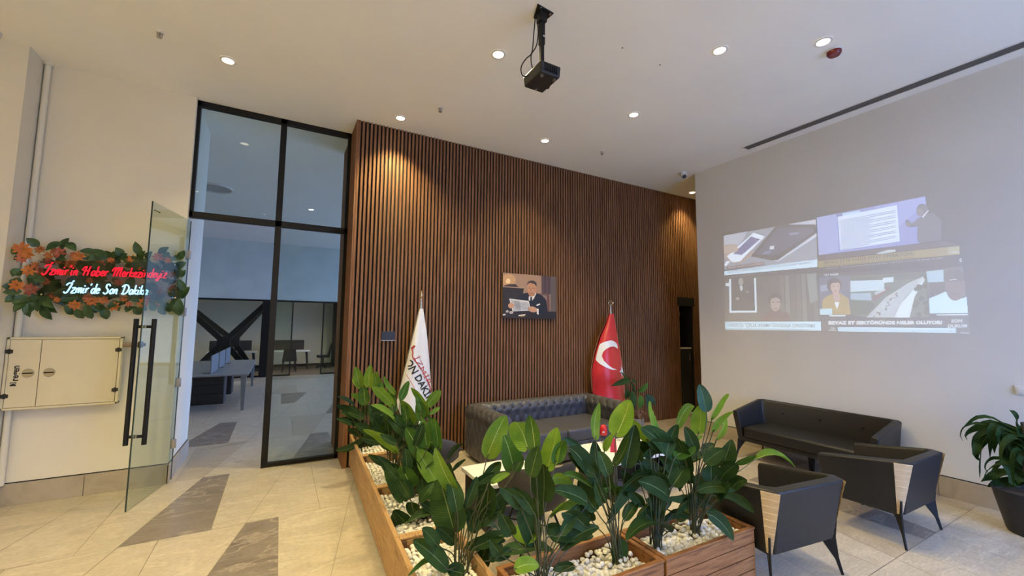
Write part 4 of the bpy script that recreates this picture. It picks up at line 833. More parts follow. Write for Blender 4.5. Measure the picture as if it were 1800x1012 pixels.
# ------------------------------------------------------------------ tufted sofa against the slats
def tuft(u, v, du, dv_, amp):
    # diamond tufting: buttons on a staggered grid; returns depth below the padded surface
    a = u/du; c_ = v/dv_
    best = 9
    for j in (math.floor(c_), math.floor(c_)+1):
        sh = .5*(j % 2); i = round(a-sh)+sh
        best = min(best, math.hypot(a-i, c_-j))
    s1 = abs(((a+c_*.5) % 1)-.5)*2; s2 = abs(((a-c_*.5) % 1)-.5)*2
    seam = max(0, 1-(1-s1)*6, 0)*0
    l1 = min((a+c_*.5) % 1, 1-(a+c_*.5) % 1); l2 = min((a-c_*.5) % 1, 1-(a-c_*.5) % 1)
    return amp*(math.exp(-(best/.16)**2)*1.0+.42*math.exp(-(min(l1, l2)/.07)**2))
SX0, SX1, SY0, SY1, SH = 2.34, 4.52, 4.50, 5.46, .735
sofa = thing('tufted_sofa', 'black button tufted rolled arm sofa against the slat wall', 'sofa', ((SX0+SX1)/2, (SY0+SY1)/2, 0))
# profile across the rolled arm/back, distance from the outer face: (offset inward, z)
prof = smooth([(0, .06, 0), (-.01, .30, 0), (-.005, .52, 0), (-.015, .62, 0), (.01, .70, 0), (.08, SH, 0), (.16, .715, 0), (.205, .64, 0), (.19, .55, 0), (.165, .40, 0), (.16, .28, 0)], 4)
plen = [0]
for p, q in zip(prof, prof[1:]): plen.append(plen[-1]+(q-p).length)
def sofa_seg(A, B, inw, name, u0, cut0=0, cut1=0):
    A = Vector(A); B = Vector(B); d = (B-A); L_ = d.length; d.normalize(); inw = Vector(inw); n = max(8, int(L_/.022)); b = MB(); o = len(b.v); rows = []
    for i in range(n+1):
        t = i/n; row = []
        for k, p in enumerate(prof):
            s0 = cut0*p.x; s1 = L_-cut1*p.x; s = s0+(s1-s0)*t
            nx = prof[min(k+1, len(prof)-1)]-prof[max(k-1, 0)]; nr = Vector((-nx.y, nx.x, 0)).normalized()
            dd = tuft(u0+s, plen[k], .145, .125, .030) if plen[k] > .1 else 0
            pp_ = p-nr*(-dd)*(-1) if False else Vector((p.x+nr.x*-dd*1.0, p.y+nr.y*-dd*1.0, 0))
            row.append(A+d*s+inw*pp_.x+Vector((0, 0, pp_.y)))
        rows.append(row)
    b.rings(rows, False, 0, closed=False)
    b.poly(rows[0]); b.poly(list(reversed(rows[-1])))
    return b.build(name, W['tuft'], sofa, ang=75, fix=True)
sofa_seg((SX0, SY0, 0), (SX0, SY1, 0), (1, 0, 0), 'arm', 0, 0, 1)
sofa_seg((SX0, SY1, 0), (SX1, SY1, 0), (0, -1, 0), 'backrest', 0, 1, 1)
sofa_seg((SX1, SY1, 0), (SX1, SY0, 0), (-1, 0, 0), 'arm', 0, 1, 0)
for x in (SX0, SX1):
    sg = 1 if x == SX0 else -1; b = MB(); b.tube([(x+sg*.105, SY0-.004, .635), (x+sg*.105, SY0-.02, .635), (x+sg*.105, SY0-.026, .635)], [.085, .08, .06], 22); b.build('arm_scroll', W['tuft'], sofa)
bt = None
def button(p):
    global bt
    if bt is None:
        b = MB(); b.lathe([(0, -.004), (.013, -.002), (.010, .006), (0, .009)], (0, 0, 0), 10, caps=False); me = b.build('button', W['leather'], None, at=(0, 0, 0)); bt = me; o = me
    else: o = bt.copy(); COL.objects.link(o)
    o.parent = sofa; o.location = Vector(p)-sofa.location; return o
for j in range(2):
    for i in range(13):
        x = SX0+.145*(i+1.5+.5*j)
        if SX0+.2 < x < SX1-.2:
            o = button((x, SY1-(.20, .168)[j]+.006, (.655, .50)[j])); o.rotation_euler = (PI/2, 0, 0)
xm = (SX0+SX1)/2
for a, c_ in ((SX0+.165, xm-.004), (xm+.004, SX1-.165)):
    b = MB(); b.b2((a, SY0+.035, .27), (c_, SY1-.16, .435)); b.build('seat_cushion', W['tuft'], sofa, bevel=.03, seg=4)
b = MB()
def apron(u, v): x = SX0+.16+u*(SX1-SX0-.32); z = .05+.22*v; return (x, SY0+.05+tuft(x-SX0, z, .145, .11, .016)-.015*math.sin(PI*v), z)
b.grid(apron, 110, 16); b.b2((SX0+.03, SY0+.08, .05), (SX1-.03, SY1-.03, .28)); b.build('base', W['tuft'], sofa, ang=75)
for x in (SX0+.08, SX1-.08):
    for y in (SY0+.08, SY1-.08): b = MB(); b.lathe([(.03, .06), (.02, 0)], (x, y, 0), 12); b.build('foot', W['black'], sofa)
# ------------------------------------------------------------------ black lounge suite: chairs and long sofa share one design
def loftU(plans, zs, b, mi=0):
    # plans: list of polylines (same count) each with its heights -> one closed band with end caps
    rows = []
    n = len(plans[0])
    for i in range(n): rows.append([Vector((plans[k][i][0], plans[k][i][1], zs[k][i] if isinstance(zs[k], list) else zs[k])) for k in range(len(plans))])
    m_ = len(plans); o = len(b.v)
    for r in rows: b.v += r
    for i in range(n-1):
        for k in range(m_): a = o+i*m_+k; c_ = o+i*m_+(k+1) % m_; b.f.append((a, c_, c_+m_, a+m_)); b.m.append(mi)
    b.f.append(tuple(o+k for k in range(m_))); b.m.append(mi); b.f.append(tuple(reversed([o+(n-1)*m_+k for k in range(m_)]))); b.m.append(mi)
def Uplan(w, d, ch, inset=0, flare=0, yb=0):
    # open U seen from above: front-left, back-left chamfer, back-right chamfer, front-right (back at y=0, open to +y)
    h = w/2-inset
    return [(-h, d), (-h, yb+ch+inset*.4), (-h+ch*.55, yb+inset), (h-ch*.55, yb+inset), (h, yb+ch+inset*.4), (h, d)]
def lounge(root, w, d, hb, ha, sz, seats, wood=True):
    th = .085; n = 6; TW = .11 if wood else .10; RK = .075 if wood else .04
    def zz(back, arm): return [arm, back, back, back, back, arm]
    ob = Uplan(w-TW, d-.04, .06, yb=RK); om = Uplan(w-TW*.2, d, .075, yb=RK*.2); ot = Uplan(w, d, .08); it = Uplan(w, d, .08, th*.8); im = Uplan(w, d, .08, th); ib = Uplan(w-TW+.02, d-.04, .06, th, yb=RK)
    b = MB(); loftU([ob, om, ot, it, im, ib], [.255, zz(hb-.09, ha-.07), zz(hb-.012, ha-.012), zz(hb, ha), zz(hb-.03, ha-.03), .26], b)
    sh = b.build('shell', W['leather'], root, world=False, bevel=.014, seg=3, ang=50)
    for k in range(seats):
        x0 = -(w-TW)/2+th+.005+k*((w-TW-2*th-.01)/seats); x1 = x0+(w-TW-2*th-.01)/seats-.004
        b = MB(); b.b2((x0, th+RK*.75, .30), (x1, d-.01, sz)); b.build('seat_cushion', W['leather'], root, world=False, bevel=.035, seg=4)
    b = MB(); b.b2((-(w-TW-.02)/2, RK+.03, .245), ((w-TW-.02)/2, d-.035, .305)); b.build('seat_base', W['leather'], root, world=False, bevel=.01)
    if wood:
        for sg in (-1, 1):
            # ribbed veneer strip wrapped over the back corner, narrowing downward
            b = MB()
            def fn(u, v):
                z = .262+v*(hb-.018-.262); k = (z-.255)/(hb-.255); ww = w-TW+TW*k; cc = .06+.02*k; yb = RK*(1-k)
                half = .018+.042*v
                s_ = (u-.5)*2*half
                c0 = Vector((-ww/2+cc*.26, yb+cc*.47)); dd_ = Vector((cc*.55, -cc)).normalized(); nn_ = Vector((-cc, -cc*.55)).normalized()
                bow = .003*(1-(2*u-1)**2)+.0035*((v*9) % 1)
                p = c0+dd_*s_+nn_*(.001+bow)
                return (sg*-1*p.x if sg > 0 else p.x, p.y, z)
            b.grid(fn, 8, 90)
            b.build('corner_veneer', W['bentwood'], root, world=False, ang=30)
            o = COL.objects[-1] if False else None
    for sg in (-1, 1):
        x = sg*(w/2-TW/2-.015)
        for yy, back in ((RK+.03, 1), (d-.07, 0)):
            b = MB(); fx = x+sg*.02; fy = yy-.05 if back else yy+.035
            # steel fin set on the diagonal of the corner, sweeping out to a slim foot
            od = Vector((sg*.7071, -.7071 if back else .7071, 0)); sd_ = Vector((-od.y, od.x, 0))*.007
            k0 = Vector((x, yy, 0)); fin = [(-.17, .262), (.010, .262), (.034, .38) if back and wood else (.012, .262), (.046, .38) if back and wood else (.014, .262), (.034, .262), (.046, .12), (.072, 0), (.054, 0), (.022, .105), (-.05, .215)]
            fin = [fin[0], fin[1], fin[2], fin[3], fin[4], fin[5], fin[6], fin[7], fin[8], fin[9]]
            P_ = [k0+od*a_+Vector((0, 0, z_))-sd_ for a_, z_ in fin]; b.slab(P_, sd_*2)
            b.build('leg', W['black'], root, world=False, bevel=.003)
CH = thing('lounge_armchair', 'black leather armchair with pale wood corner strips in front of the long sofa', 'armchair', (4.985, 1.45, 0), math.radians(-1), 'black armchairs with pale wood corners')
lounge(CH, .80, .68, .715, .625, .43, 1)
C2 = dup(CH); C2.location = (3.365, 1.60, 0); C2.rotation_euler = (0, 0, math.radians(-7.6)); C2['label'] = 'black leather armchair with pale wood corner strips beside the wooden planter'
LS = thing('lounge_sofa', 'long black leather three button sofa against the white wall', 'sofa', (6.385, 2.86, 0), PI/2)
lounge(LS, 1.66, .70, .765, .65, .45, 1, wood=False)
for k in (-1, 0, 1):
    b = MB(); x = k*.46; b.lathe([(0, .012), (.014, .008), (.018, 0), (0, -.01)], (0, 0, 0), 12, caps=False); b.v = [Vector((x+p.x, .100+p.z, .615+p.y)) for p in b.v]; b.build('button', W['leather'], LS, world=False)
b = MB(); b.hexa([(-.02, .34, 0), (.02, .34, 0), (.02, .38, 0), (-.02, .38, 0)], [(-.03, .32, .25), (.03, .32, .25), (.03, .40, .25), (-.03, .40, .25)]); b.build('leg', W['black'], LS, world=False)
# ------------------------------------------------------------------ grey shell tub chairs
def shell_chair(lab, loc, rz):
    t = thing('shell_armchair', lab, 'armchair', loc, rz, 'grey shell armchairs by the low tables')
    b = MB()
    def top(a): c_ = abs(a)/2.2; return .735-.13*max(0, min(1, (c_-.25)/.6))**1.3-.10*max(0, (c_-.82)/.18)
    N_ = 40; rows = []
    for i in range(N_+1):
        a = -2.2+4.4*i/N_; dx, dy = math.sin(a), -math.cos(a); zt = top(a); row = []
        for (r, z) in ((.20, .36), (.27, .42), (.315, .52), (.345, zt-.02), (.335, zt+.004), (.315, zt-.012), (.285, .54), (.24, .45), (.19, .415)): row.append(Vector((dx*r*1.0, dy*r, z)))
        rows.append(row)
    b.rings(rows, False, 0, closed=True); b.poly(rows[0]); b.poly(list(reversed(rows[-1])))
    b.build('shell', W['shell'], t, world=False, ang=70)
    b = MB(); b.lathe([(0, .36), (.205, .36), (.25, .40), (.25, .43), (.21, .445), (0, .45)], (0, .03, 0), 28, caps=False); b.build('seat_cushion', W['shell'], t, world=False, ang=60)
    for sx in (-1, 1):
        for sy in (-1, 1): b = MB(); b.tube([(sx*.10, sy*.10+.02, .37), (sx*.22, sy*.22+.02, 0)], .010, 8); b.build('leg', W['black'], t, world=False)
    b = MB(); b.tube([(-.16, -.14, .18), (.16, .18, .18)], .006, 6); b.tube([(-.16, .18, .18), (.16, -.14, .18)], .006, 6); b.build('wire_brace', W['black'], t, world=False)
shell_chair('grey shell armchair behind the left planter row, facing the tables', (1.52, 4.42, 0), math.radians(-80))
shell_chair('grey shell armchair with its back to the front planters', (1.93, 3.02, 0), math.radians(-8))
# ------------------------------------------------------------------ low tables and what lies on them
def low_table(lab, x0, x1, y0, y1):
    t = thing('low_table', lab, 'coffee table', ((x0+x1)/2, (y0+y1)/2, 0), group='white topped low tables')
    b = MB(); b.b2((x0, y0, .385), (x1, y1, .42)); b.build('tabletop', W['white'], t, bevel=.003)
    for x in (x0+.05, x1-.05): b = MB(); b.b2((x-.02, y0+.04, 0), (x+.02, y1-.04, .385)); b.build('side_panel', W['blackp'], t)
    b = MB(); b.b2((x0+.07, y0+.1, .18), (x1-.07, y1-.1, .2)); b.build('shelf', W['blackp'], t)
low_table('white topped low table in front of the tufted sofa, magazines on it', 3.09, 4.04, 3.30, 3.98)
low_table('white topped low table with black sides next to the grey shell chairs', 1.645, 2.30, 3.36, 3.935)
mg = [('magazine with an orange cover lying on the far low table', (3.72, 3.62), .3, [(.62, .25, .08), (.75, .45, .25)]), ('magazine with a grey photo cover on the far low table', (3.90, 3.58), -.2, [(.12, .12, .14), (.55, .56, .6)]), ('magazine with a white and grey cover near the right table edge', (3.80, 3.80), .15, [(.35, .36, .4), (.72, .72, .74)]), ('black and white magazine at the right corner of the far low table', (3.93, 3.78), .5, [(.05, .05, .06), (.7, .7, .72)])]
for i, (lab, (x, y), rz, cols) in enumerate(mg):
    t = thing('magazine', lab, 'magazine', (x, y, .4205), rz, 'magazines on the far low table')
    b = MB(); b.b2((-.10, -.14, 0), (.10, .14, .007)); b.build('pages', W['white'], t, world=False)
    b = MB(); b.b2((-.101, -.141, .007), (.101, .141, .0082)); b.build('cover', mat('magazine_cover', cols, .35, 14, 2, lo=.42, hi=.58), t, world=False)
p = at_z(1061, 778, .42); t = thing('bottle', 'clear bottle with a red cover and white mark on the far low table', 'bottle', p)
b = MB(); b.lathe([(.028, .42), (.030, .43), (.030, .50), (.026, .53)], (p.x, p.y, 0), 16); b.build('body', glassmat('clear_plastic', (.75, .75, .78), 1.3, .1), t)
b = MB(); b.lathe([(.040, .515), (.044, .53), (.044, .585), (.036, .615), (.018, .632), (0, .635)], (p.x, p.y, 0), 18, caps=False); b.lathe([(.02, .515), (.040, .515)], (p.x, p.y, 0), 18, caps=False); cp = b.build('red_cover', W['red'], t)
b = MB(); dc = (EYE-p); dc.z = 0; dc.normalize(); sd = Vector((-dc.y, dc.x, 0))
put_text(b, 'st', lambda u, v: p+dc*.0465+sd*(-.014+.028*u)+Vector((0, 0, .13+v*.022)), .03); b.build('white_mark', W['white'], cp, fix=False)
p = at_z(1080, 795, .42); t = thing('tent_card', 'red and white folded card standing on the far low table', 'card', p)
b = MB(); q = [Vector((p.x-.035, p.y+.02, .421)), Vector((p.x+.03, p.y-.01, .421)), Vector((p.x+.038, p.y+.015, .565)), Vector((p.x-.015, p.y+.04, .565))]; b.slab(q, (.004, .012, 0)); b.build('red_face', W['red'], t)
b = MB(); q = [Vector((p.x+.031, p.y-.010, .421)), Vector((p.x+.075, p.y+.04, .421)), Vector((p.x+.06, p.y+.05, .565)), Vector((p.x+.040, p.y+.016, .565))]; b.slab(q, (-.006, .008, 0)); b.build('white_face', W['white'], t)
# ------------------------------------------------------------------ dark niche in the slats: cabinet and branches
t = thing('niche_cabinet', 'black cabinet with a white top in the slat wall niche at right', 'cabinet', (7.4, 6.1, 0))
b = MB(); b.b2((NX0+.012, YS+.05, .06), (NX1-.012, 6.55, 1.36)); b.build('body', W['void'], t)
b = MB(); b.b2((NX0+.005, YS+.045, 1.36), (NX1-.005, 6.56, 1.385)); b.build('top', W['offwhite'], t)
b = MB(); b.b2((NX0+.02, YS+.035, .09), (NX1-.02, YS+.052, 1.34)); dd = b.build('door', W['blackp'], t)
b = MB(); b.cyl((NX0+.30, YS+.02, 1.12), (NX0+.30, YS+.02, 1.26), .008, 8); b.build('handle', W['chrome'], dd)
b = MB(); b.b2((NX0+.01, YS-.01, .02), (NX1-.01, YS+.06, .06)); b.build('plinth', W['offwhite'], t)
t = thing('branch_vase', 'dry twisted branches in a dark vase on the niche cabinet', 'dried plant', (7.42, 6.05, 1.385))
b = MB(); b.lathe([(.05, 1.386), (.075, 1.45), (.05, 1.58), (.06, 1.60)], (7.42, 6.05, 0), 16); b.build('vase', W['void'], t)
b = MB()
for k in range(13):
    a = R_.uniform(0, 6.28); r = R_.uniform(.04, .15); pts = [(7.42, 6.05, 1.55)]
    for j in range(1, 5): pts.append((7.42+r*j/4*math.cos(a)+R_.uniform(-.025, .025), 6.05+r*j/4*math.sin(a)*.8+R_.uniform(-.02, .02), 1.55+.145*j))
    b.tube(smooth(pts, 3), .006, 5)
b.build('branches', W['branch'], t)
b = MB(); b.b2((NX0+.01, 6.60, 0.06), (NX0+.20, 6.70, 2.2)); b.build('niche_lining', W['wall'], wb)
# ------------------------------------------------------------------ potted plants
def pot(t, c, prof, mt, n=28, soil=None):
    b = MB(); b.lathe(prof, c, n, caps=False); b.build('pot', mt, t, ang=50)
    if soil: b = MB(); b.lathe([(0, soil[1]+.008), (soil[0]*.6, soil[1]+.004), (soil[0], soil[1])], c, n, caps=False); b.build('soil', W['soil'], t)
c = Vector((5.98, 1.06, 0))
dr = thing('dracaena', 'drooping strap leaved plant in a black pot at the right edge', 'potted plant', c)
pot(dr, c, [(0, 0), (.165, 0), (.175, .02), (.245, .36), (.250, .375), (.235, .375), (.225, .34), (0, .335)], W['blackp'], soil=(.225, .338))
b = MB(); b.tube(smooth([c+Vector((0, 0, .33)), c+Vector((-.01, .02, .55)), c+Vector((.01, .0, .80)), c+Vector((0, .01, .98))], 5), [.020]*16, 8); b.build('trunk', mat('grey_bark', [(.045, .038, .026), (.09, .075, .055)], .8, 20, sx=(1, 1, 5)), dr)
def strap(pts, w, parent, mt, nrm=(-.6, -.7, .4), n=12, curl=.5):
    pts = resample(smooth(pts, 6), n+1); b = MB(); rows = []; ph = R_.random()*6
    for i, p in enumerate(pts):
        t_ = i/n; d = (pts[min(i+1, n)]-pts[max(i-1, 0)]).normalized(); s = d.cross(Vector(nrm))
        s = s.normalized() if s.length > .05 else d.orthogonal().normalized()
        hw = w*max(.03, math.sin(PI*min(.99, .12+t_*.88)))**.7; n_ = s.cross(d); s = s*math.cos(curl*math.sin(t_*5+ph))+n_*math.sin(curl*math.sin(t_*5+ph)); n_ = s.cross(d)
        rows.append([p+s*(hw*q)+n_*(abs(q)*hw*.3) for q in (-1, -.5, 0, .5, 1)])
    b.rings(rows, False, 0, closed=False); o0 = len(b.v)
    for i in range(len(rows)):
        for k, q in enumerate((-1, -.5, 0, .5, 1)): b.uv[i*5+k] = (q, i/n)
    return b.build('leaf', mt, parent, ang=70, fix=False)
zl = lambda a, c_, X: at_x(1690+a/4.4, 710+c_/4.4, X)
for pts, w in (([(390, 215), (320, 150), (230, 105), (150, 95), (90, 115), (40, 155), (0, 195), (-10, 250), (10, 285)], .022), ([(380, 215), (250, 150), (170, 165), (60, 205), (25, 250), (45, 280)], .045), ([(370, 210), (260, 175), (120, 145), (40, 165), (0, 190)], .018),
        ([(380, 220), (240, 200), (130, 240), (90, 290), (80, 340)], .035), ([(380, 225), (250, 220), (170, 270), (120, 340), (110, 400), (145, 440)], .055), ([(385, 225), (300, 170), (250, 220), (245, 300), (255, 380)], .06), ([(385, 230), (330, 215), (300, 300), (310, 400), (340, 500)], .085),
        ([(390, 220), (420, 160), (425, 110), (400, 60), (365, 45)], .035), ([(400, 225), (450, 200), (520, 190)], .06), ([(395, 240), (440, 270), (490, 340), (510, 420)], .07), ([(400, 260), (430, 330), (450, 420), (490, 510)], .08), ([(380, 430), (270, 415), (210, 430), (180, 470), (185, 510), (210, 530)], .02), ([(375, 440), (310, 450), (270, 480), (230, 520)], .03),
        ([(385, 520), (320, 530), (250, 550), (180, 580), (150, 600)], .05), ([(385, 560), (330, 600), (270, 600), (205, 640)], .06), ([(390, 540), (400, 580), (430, 610), (470, 600)], .06), ([(385, 300), (350, 380), (355, 460), (390, 560)], .07), ([(395, 470), (400, 530), (430, 600), (470, 640)], .07), ([(390, 230), (350, 260), (345, 340), (350, 400)], .06)):
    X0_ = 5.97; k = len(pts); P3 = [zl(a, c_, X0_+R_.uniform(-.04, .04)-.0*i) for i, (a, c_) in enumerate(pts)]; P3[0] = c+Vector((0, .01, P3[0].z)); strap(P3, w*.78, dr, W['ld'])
for k in range(22):
    a = R_.uniform(0, 6.28); z0 = R_.uniform(.50, .97); r = R_.uniform(.16, .30); dx, dy = math.cos(a), math.sin(a); dr_ = R_.uniform(.12, .38)
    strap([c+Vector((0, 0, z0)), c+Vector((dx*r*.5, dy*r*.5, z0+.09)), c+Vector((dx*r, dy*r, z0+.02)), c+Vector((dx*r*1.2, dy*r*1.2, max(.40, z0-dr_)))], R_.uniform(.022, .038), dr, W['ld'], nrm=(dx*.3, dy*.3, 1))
c = Vector((5.42, 5.25, 0)); orc = thing('potted_plant', 'broad leaved plant in a grey clay pot beside the tufted sofa', 'potted plant', c)
pot(orc, c, [(0, 0), (.085, 0), (.10, .02), (.125, .24), (.12, .26), (.105, .26), (.10, .235), (0, .23)], W['concrete'], soil=(.10, .232))
b = MB()
for k in range(40):
    a = R_.uniform(0, 6.28); r = R_.uniform(.03, .17); b.tube(smooth([c+Vector((.04*math.cos(a), .04*math.sin(a), .24)), c+Vector((r*.7*math.cos(a), r*.7*math.sin(a), .34+R_.uniform(-.03, .06))), c+Vector((r*math.cos(a+.5), r*math.sin(a+.5), .27+R_.uniform(-.06, .08)))], 4), .006, 5)
b.build('roots', W['terra'], orc)
b = MB(); b.tube(smooth([c+Vector((0, 0, .24)), c+Vector((-.03, 0, .5)), c+Vector((-.09, 0, .85))], 5), .012, 6); b.build('stem', W['stem'], orc)
zo = lambda a, c_, dy=0: at_y(1060+a/6.75, 630+c_/6.75, 5.2+dy)
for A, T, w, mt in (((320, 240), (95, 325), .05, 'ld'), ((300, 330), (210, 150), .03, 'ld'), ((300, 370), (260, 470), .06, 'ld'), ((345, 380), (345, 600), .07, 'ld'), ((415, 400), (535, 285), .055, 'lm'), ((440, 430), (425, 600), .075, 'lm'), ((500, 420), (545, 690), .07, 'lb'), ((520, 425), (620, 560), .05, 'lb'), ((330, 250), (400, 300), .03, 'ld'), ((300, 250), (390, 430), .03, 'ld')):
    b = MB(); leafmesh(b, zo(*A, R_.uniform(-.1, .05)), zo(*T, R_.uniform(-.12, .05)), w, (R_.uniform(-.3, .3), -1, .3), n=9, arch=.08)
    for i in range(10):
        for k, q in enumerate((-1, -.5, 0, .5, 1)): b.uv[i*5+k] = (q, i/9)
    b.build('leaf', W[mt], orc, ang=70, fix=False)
# ------------------------------------------------------------------ wooden planters with white pebbles
def planter(lab, c, rz, L_, Wd=.415, H=.42, wood='pine'):
    t = thing('wooden_planter', lab, 'planter', (c[0], c[1], 0), rz, 'wooden planter boxes around the seating'); hx_, hy_ = L_/2, Wd/2; z0 = .055; pz = (H-.012-z0)/4
    for sy in (-1, 1):
        b = MB()
        for k in range(4): b.b2((-hx_, sy*hy_-.0 if sy < 0 else hy_-.022, z0+k*pz), (hx_, -hy_+.022 if sy < 0 else hy_, z0+(k+1)*pz-.006))
        b.build('long_side', W[wood], t, world=False, bevel=.003)
    for sx in (-1, 1):
        b = MB()
        for k in range(4): b.b2((-hx_+.001 if sx < 0 else hx_-.024, -hy_+.0225, z0+k*pz), (-hx_+.024 if sx < 0 else hx_-.001, hy_-.0225, z0+(k+1)*pz-.006))
        b.build('end_side', W[wood], t, world=False, bevel=.003)
    b = MB(); r = .027
    b.b2((-hx_-.004, -hy_-.004, H-.014), (hx_+.004, -hy_+r, H)); b.b2((-hx_-.004, hy_-r, H-.014), (hx_+.004, hy_+.004, H))
    b.b2((-hx_-.004, -hy_+r+.001, H-.014), (-hx_+r, hy_-r-.001, H)); b.b2((hx_-r, -hy_+r+.001, H-.014), (hx_+.004, hy_-r-.001, H)); b.build('rim', W[wood], t, world=False, bevel=.003)
    for sx in (-1, 1):
        for sy in (-1, 1): b = MB(); b.b2((sx*(hx_-.026)-.022, sy*(hy_-.045)-.022, 0), (sx*(hx_-.026)+.022, sy*(hy_-.045)+.022, H-.016)); b.build('corner_post', W['pined'], t, world=False)
    b = MB(); b.b2((-hx_+.03, -hy_+.03, z0+.01), (hx_-.03, hy_-.03, .305)); b.build('soil', W['soil'], t, world=False)
    return t
PB = []; BX = {}
def face(y): return .752+.0405*(y-3.2)
for key, y0, y1, lab in (('A', 4.765, 5.70, 'wooden planter at the far end of the left row, touching the slat wall'), ('B', 3.815, 4.755, 'second wooden planter from the slat wall in the left row'), ('C', 2.865, 3.805, 'third wooden planter from the slat wall in the left row'), ('D', 1.905, 2.855, 'nearest wooden planter of the left row, cut by the bottom edge')):
    ym = (y0+y1)/2; BX[key] = ((face(ym)+.207, ym), math.radians(90-2.3), y1-y0); planter(lab, *BX[key][:2], y1-y0, wood='piney')
BX['E'] = ((1.64, 2.045), math.radians(-1.2), .93); BX['F'] = ((2.565, 2.025), math.radians(-1.2), .88)
planter('wooden planter left of the two planters facing the camera', *BX['E'], Wd=.40); planter('wooden planter on the right end of the front row, beside the armchair', *BX['F'], Wd=.40)
pms = []
for k in range(5):
    bm = bmesh.new(); bmesh.ops.create_icosphere(bm, subdivisions=2, radius=1)
    ax = [R_.uniform(.8, 1.2), R_.uniform(.75, 1.0), R_.uniform(.5, .75)]
    for v in bm.verts: v.co = Vector([v.co[i]*ax[i]*(1+.12*math.sin(3*v.co[(i+1) % 3]+k)) for i in range(3)])
    me = bpy.data.meshes.new('pebble'); bm.to_mesh(me); bm.free(); me.materials.append(W['pebble']); me.polygons.foreach_set('use_smooth', [True]*len(me.polygons)); pms.append(me)
where = {'A': 'planter touching the slat wall', 'B': 'second planter from the slat wall', 'C': 'third planter from the slat wall', 'D': 'nearest left planter', 'E': 'left planter of the front row', 'F': 'right planter of the front row'}
quota = {'E': 115, 'F': 105, 'D': 60, 'C': 20, 'B': 0, 'A': 0}
for key in 'ABCDEF':
    (cx, cy), rz, L_ = BX[key]; rot = Matrix.Rotation(rz, 3, 'Z'); hx_ = L_/2-.065; hy_ = .152; n = 0; b = MB()
    nx = int(2*hx_/.034); ny = int(2*hy_/.034); cand = []
    for i in range(nx+1):
        for j in range(ny+1): cand.append((-hx_+i*2*hx_/nx+R_.uniform(-.009, .009), -hy_+j*2*hy_/ny+R_.uniform(-.009, .009)))
    cand = [(rot @ Vector((max(-hx_, min(hx_, x)), max(-hy_, min(hy_, y)), 0)))+Vector((cx, cy, 0)) for x, y in cand]
    cand.sort(key=lambda p: (p-EYE).length); step = max(1, len(cand)/max(1, quota[key]))
    pick = set(int(k*step) for k in range(quota[key]))
    for i, p in enumerate(cand):
        r = R_.uniform(.0135, .0195); top = .345+.018*math.sin(p.x*9+p.y*7); M_ = Matrix.Rotation(R_.uniform(0, 6.28), 3, 'Z') @ Matrix.Rotation(R_.uniform(-.6, .6), 3, 'X')
        if i in pick:
            o = bpy.data.objects.new('pebble', pms[i % 5]); COL.objects.link(o); r *= 1.18; o.location = (p.x, p.y, top+.012); o.scale = (r, r, r); o.rotation_euler = M_.to_euler()
            tag(o, 'smooth white pebble lying loose on top in the '+where[key], 'pebble', 'loose pebbles in the '+where[key])
        else:
            me = pms[i % 5]; b.add([M_ @ (v.co*r)+Vector((p.x, p.y, top)) for v in me.vertices], [tuple(q.vertices) for q in me.polygons])
    for _ in range(130): # a second, lower layer closes the gaps
        x = R_.uniform(-hx_, hx_); y = R_.uniform(-hy_, hy_); p = rot @ Vector((x, y, 0))+Vector((cx, cy, 0)); me = pms[_ % 5]; b.add([v.co*.019+Vector((p.x, p.y, .327)) for v in me.vertices], [tuple(q.vertices) for q in me.polygons])
    o_ = rot.to_4x4(); gx = lambda u, v: (rot @ Vector(((u-.5)*2*(hx_+.008), (v-.5)*2*hy_, 0)))+Vector((cx, cy, .322+.006*math.sin(u*60+v*9)*math.sin(v*31)))
    b.grid(gx, 60, 24)
    tag(b.build('pebble_bed', W['pebble'], ang=180, fix=False), 'bed of white pebbles filling the '+where[key], 'pebbles', kind='stuff')
R_ = random.Random(21)
# ------------------------------------------------------------------ large leaved artificial plants
def proj(p):
    d = Vector(p)-EYE; return 900+FPX*d.dot(rt)/d.dot(fw), 506-FPX*d.dot(up)/d.dot(fw)
PLANTS = {
 'A': ((.93, 5.25), 'leafy plant at the far end of the left planter row, in front of the slats'),
 'B': ((1.0, 4.10), 'leafy plant in front of the white flag'),
 'C': ((1.02, 3.60), 'leafy plant between the white flag and the grey shell chair'),
 'Q': ((.97, 3.2), 'leafy plant in the third planter, low dark leaves over the pebbles'),
 'D': ((1.02, 2.42), 'leafy plant with tall thin stems in the nearest left planter'),
 'E': ((1.34, 2.03), 'leafy plant on the left of the front left planter'),
 'G': ((1.93, 2.05), 'leafy plant on the right of the front left planter'),
 'F': ((2.27, 2.05), 'leafy plant on the left of the front right planter'),
 'H': ((2.66, 2.05), 'rightmost leafy plant, next to the black armchair')}
LV = {}
def add(key, s):
    LV.setdefault(key, []); 
    for r in s.strip().split(';'):
        r = r.split()
        if r: LV[key].append(([float(x) for x in r[:5]], r[5], float(r[6]) if len(r) > 6 else .05))
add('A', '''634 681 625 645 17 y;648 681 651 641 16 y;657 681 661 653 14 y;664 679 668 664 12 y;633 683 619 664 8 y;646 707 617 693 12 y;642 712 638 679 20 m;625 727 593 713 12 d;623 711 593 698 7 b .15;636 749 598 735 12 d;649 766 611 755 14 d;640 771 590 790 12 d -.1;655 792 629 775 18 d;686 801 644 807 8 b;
 668 700 671 672 14 m;640 735 612 724 14 d;662 745 650 712 18 d;672 740 668 705 18 d;655 765 625 745 16 d;690 770 668 742 18 d;676 762 650 740 16 d''')
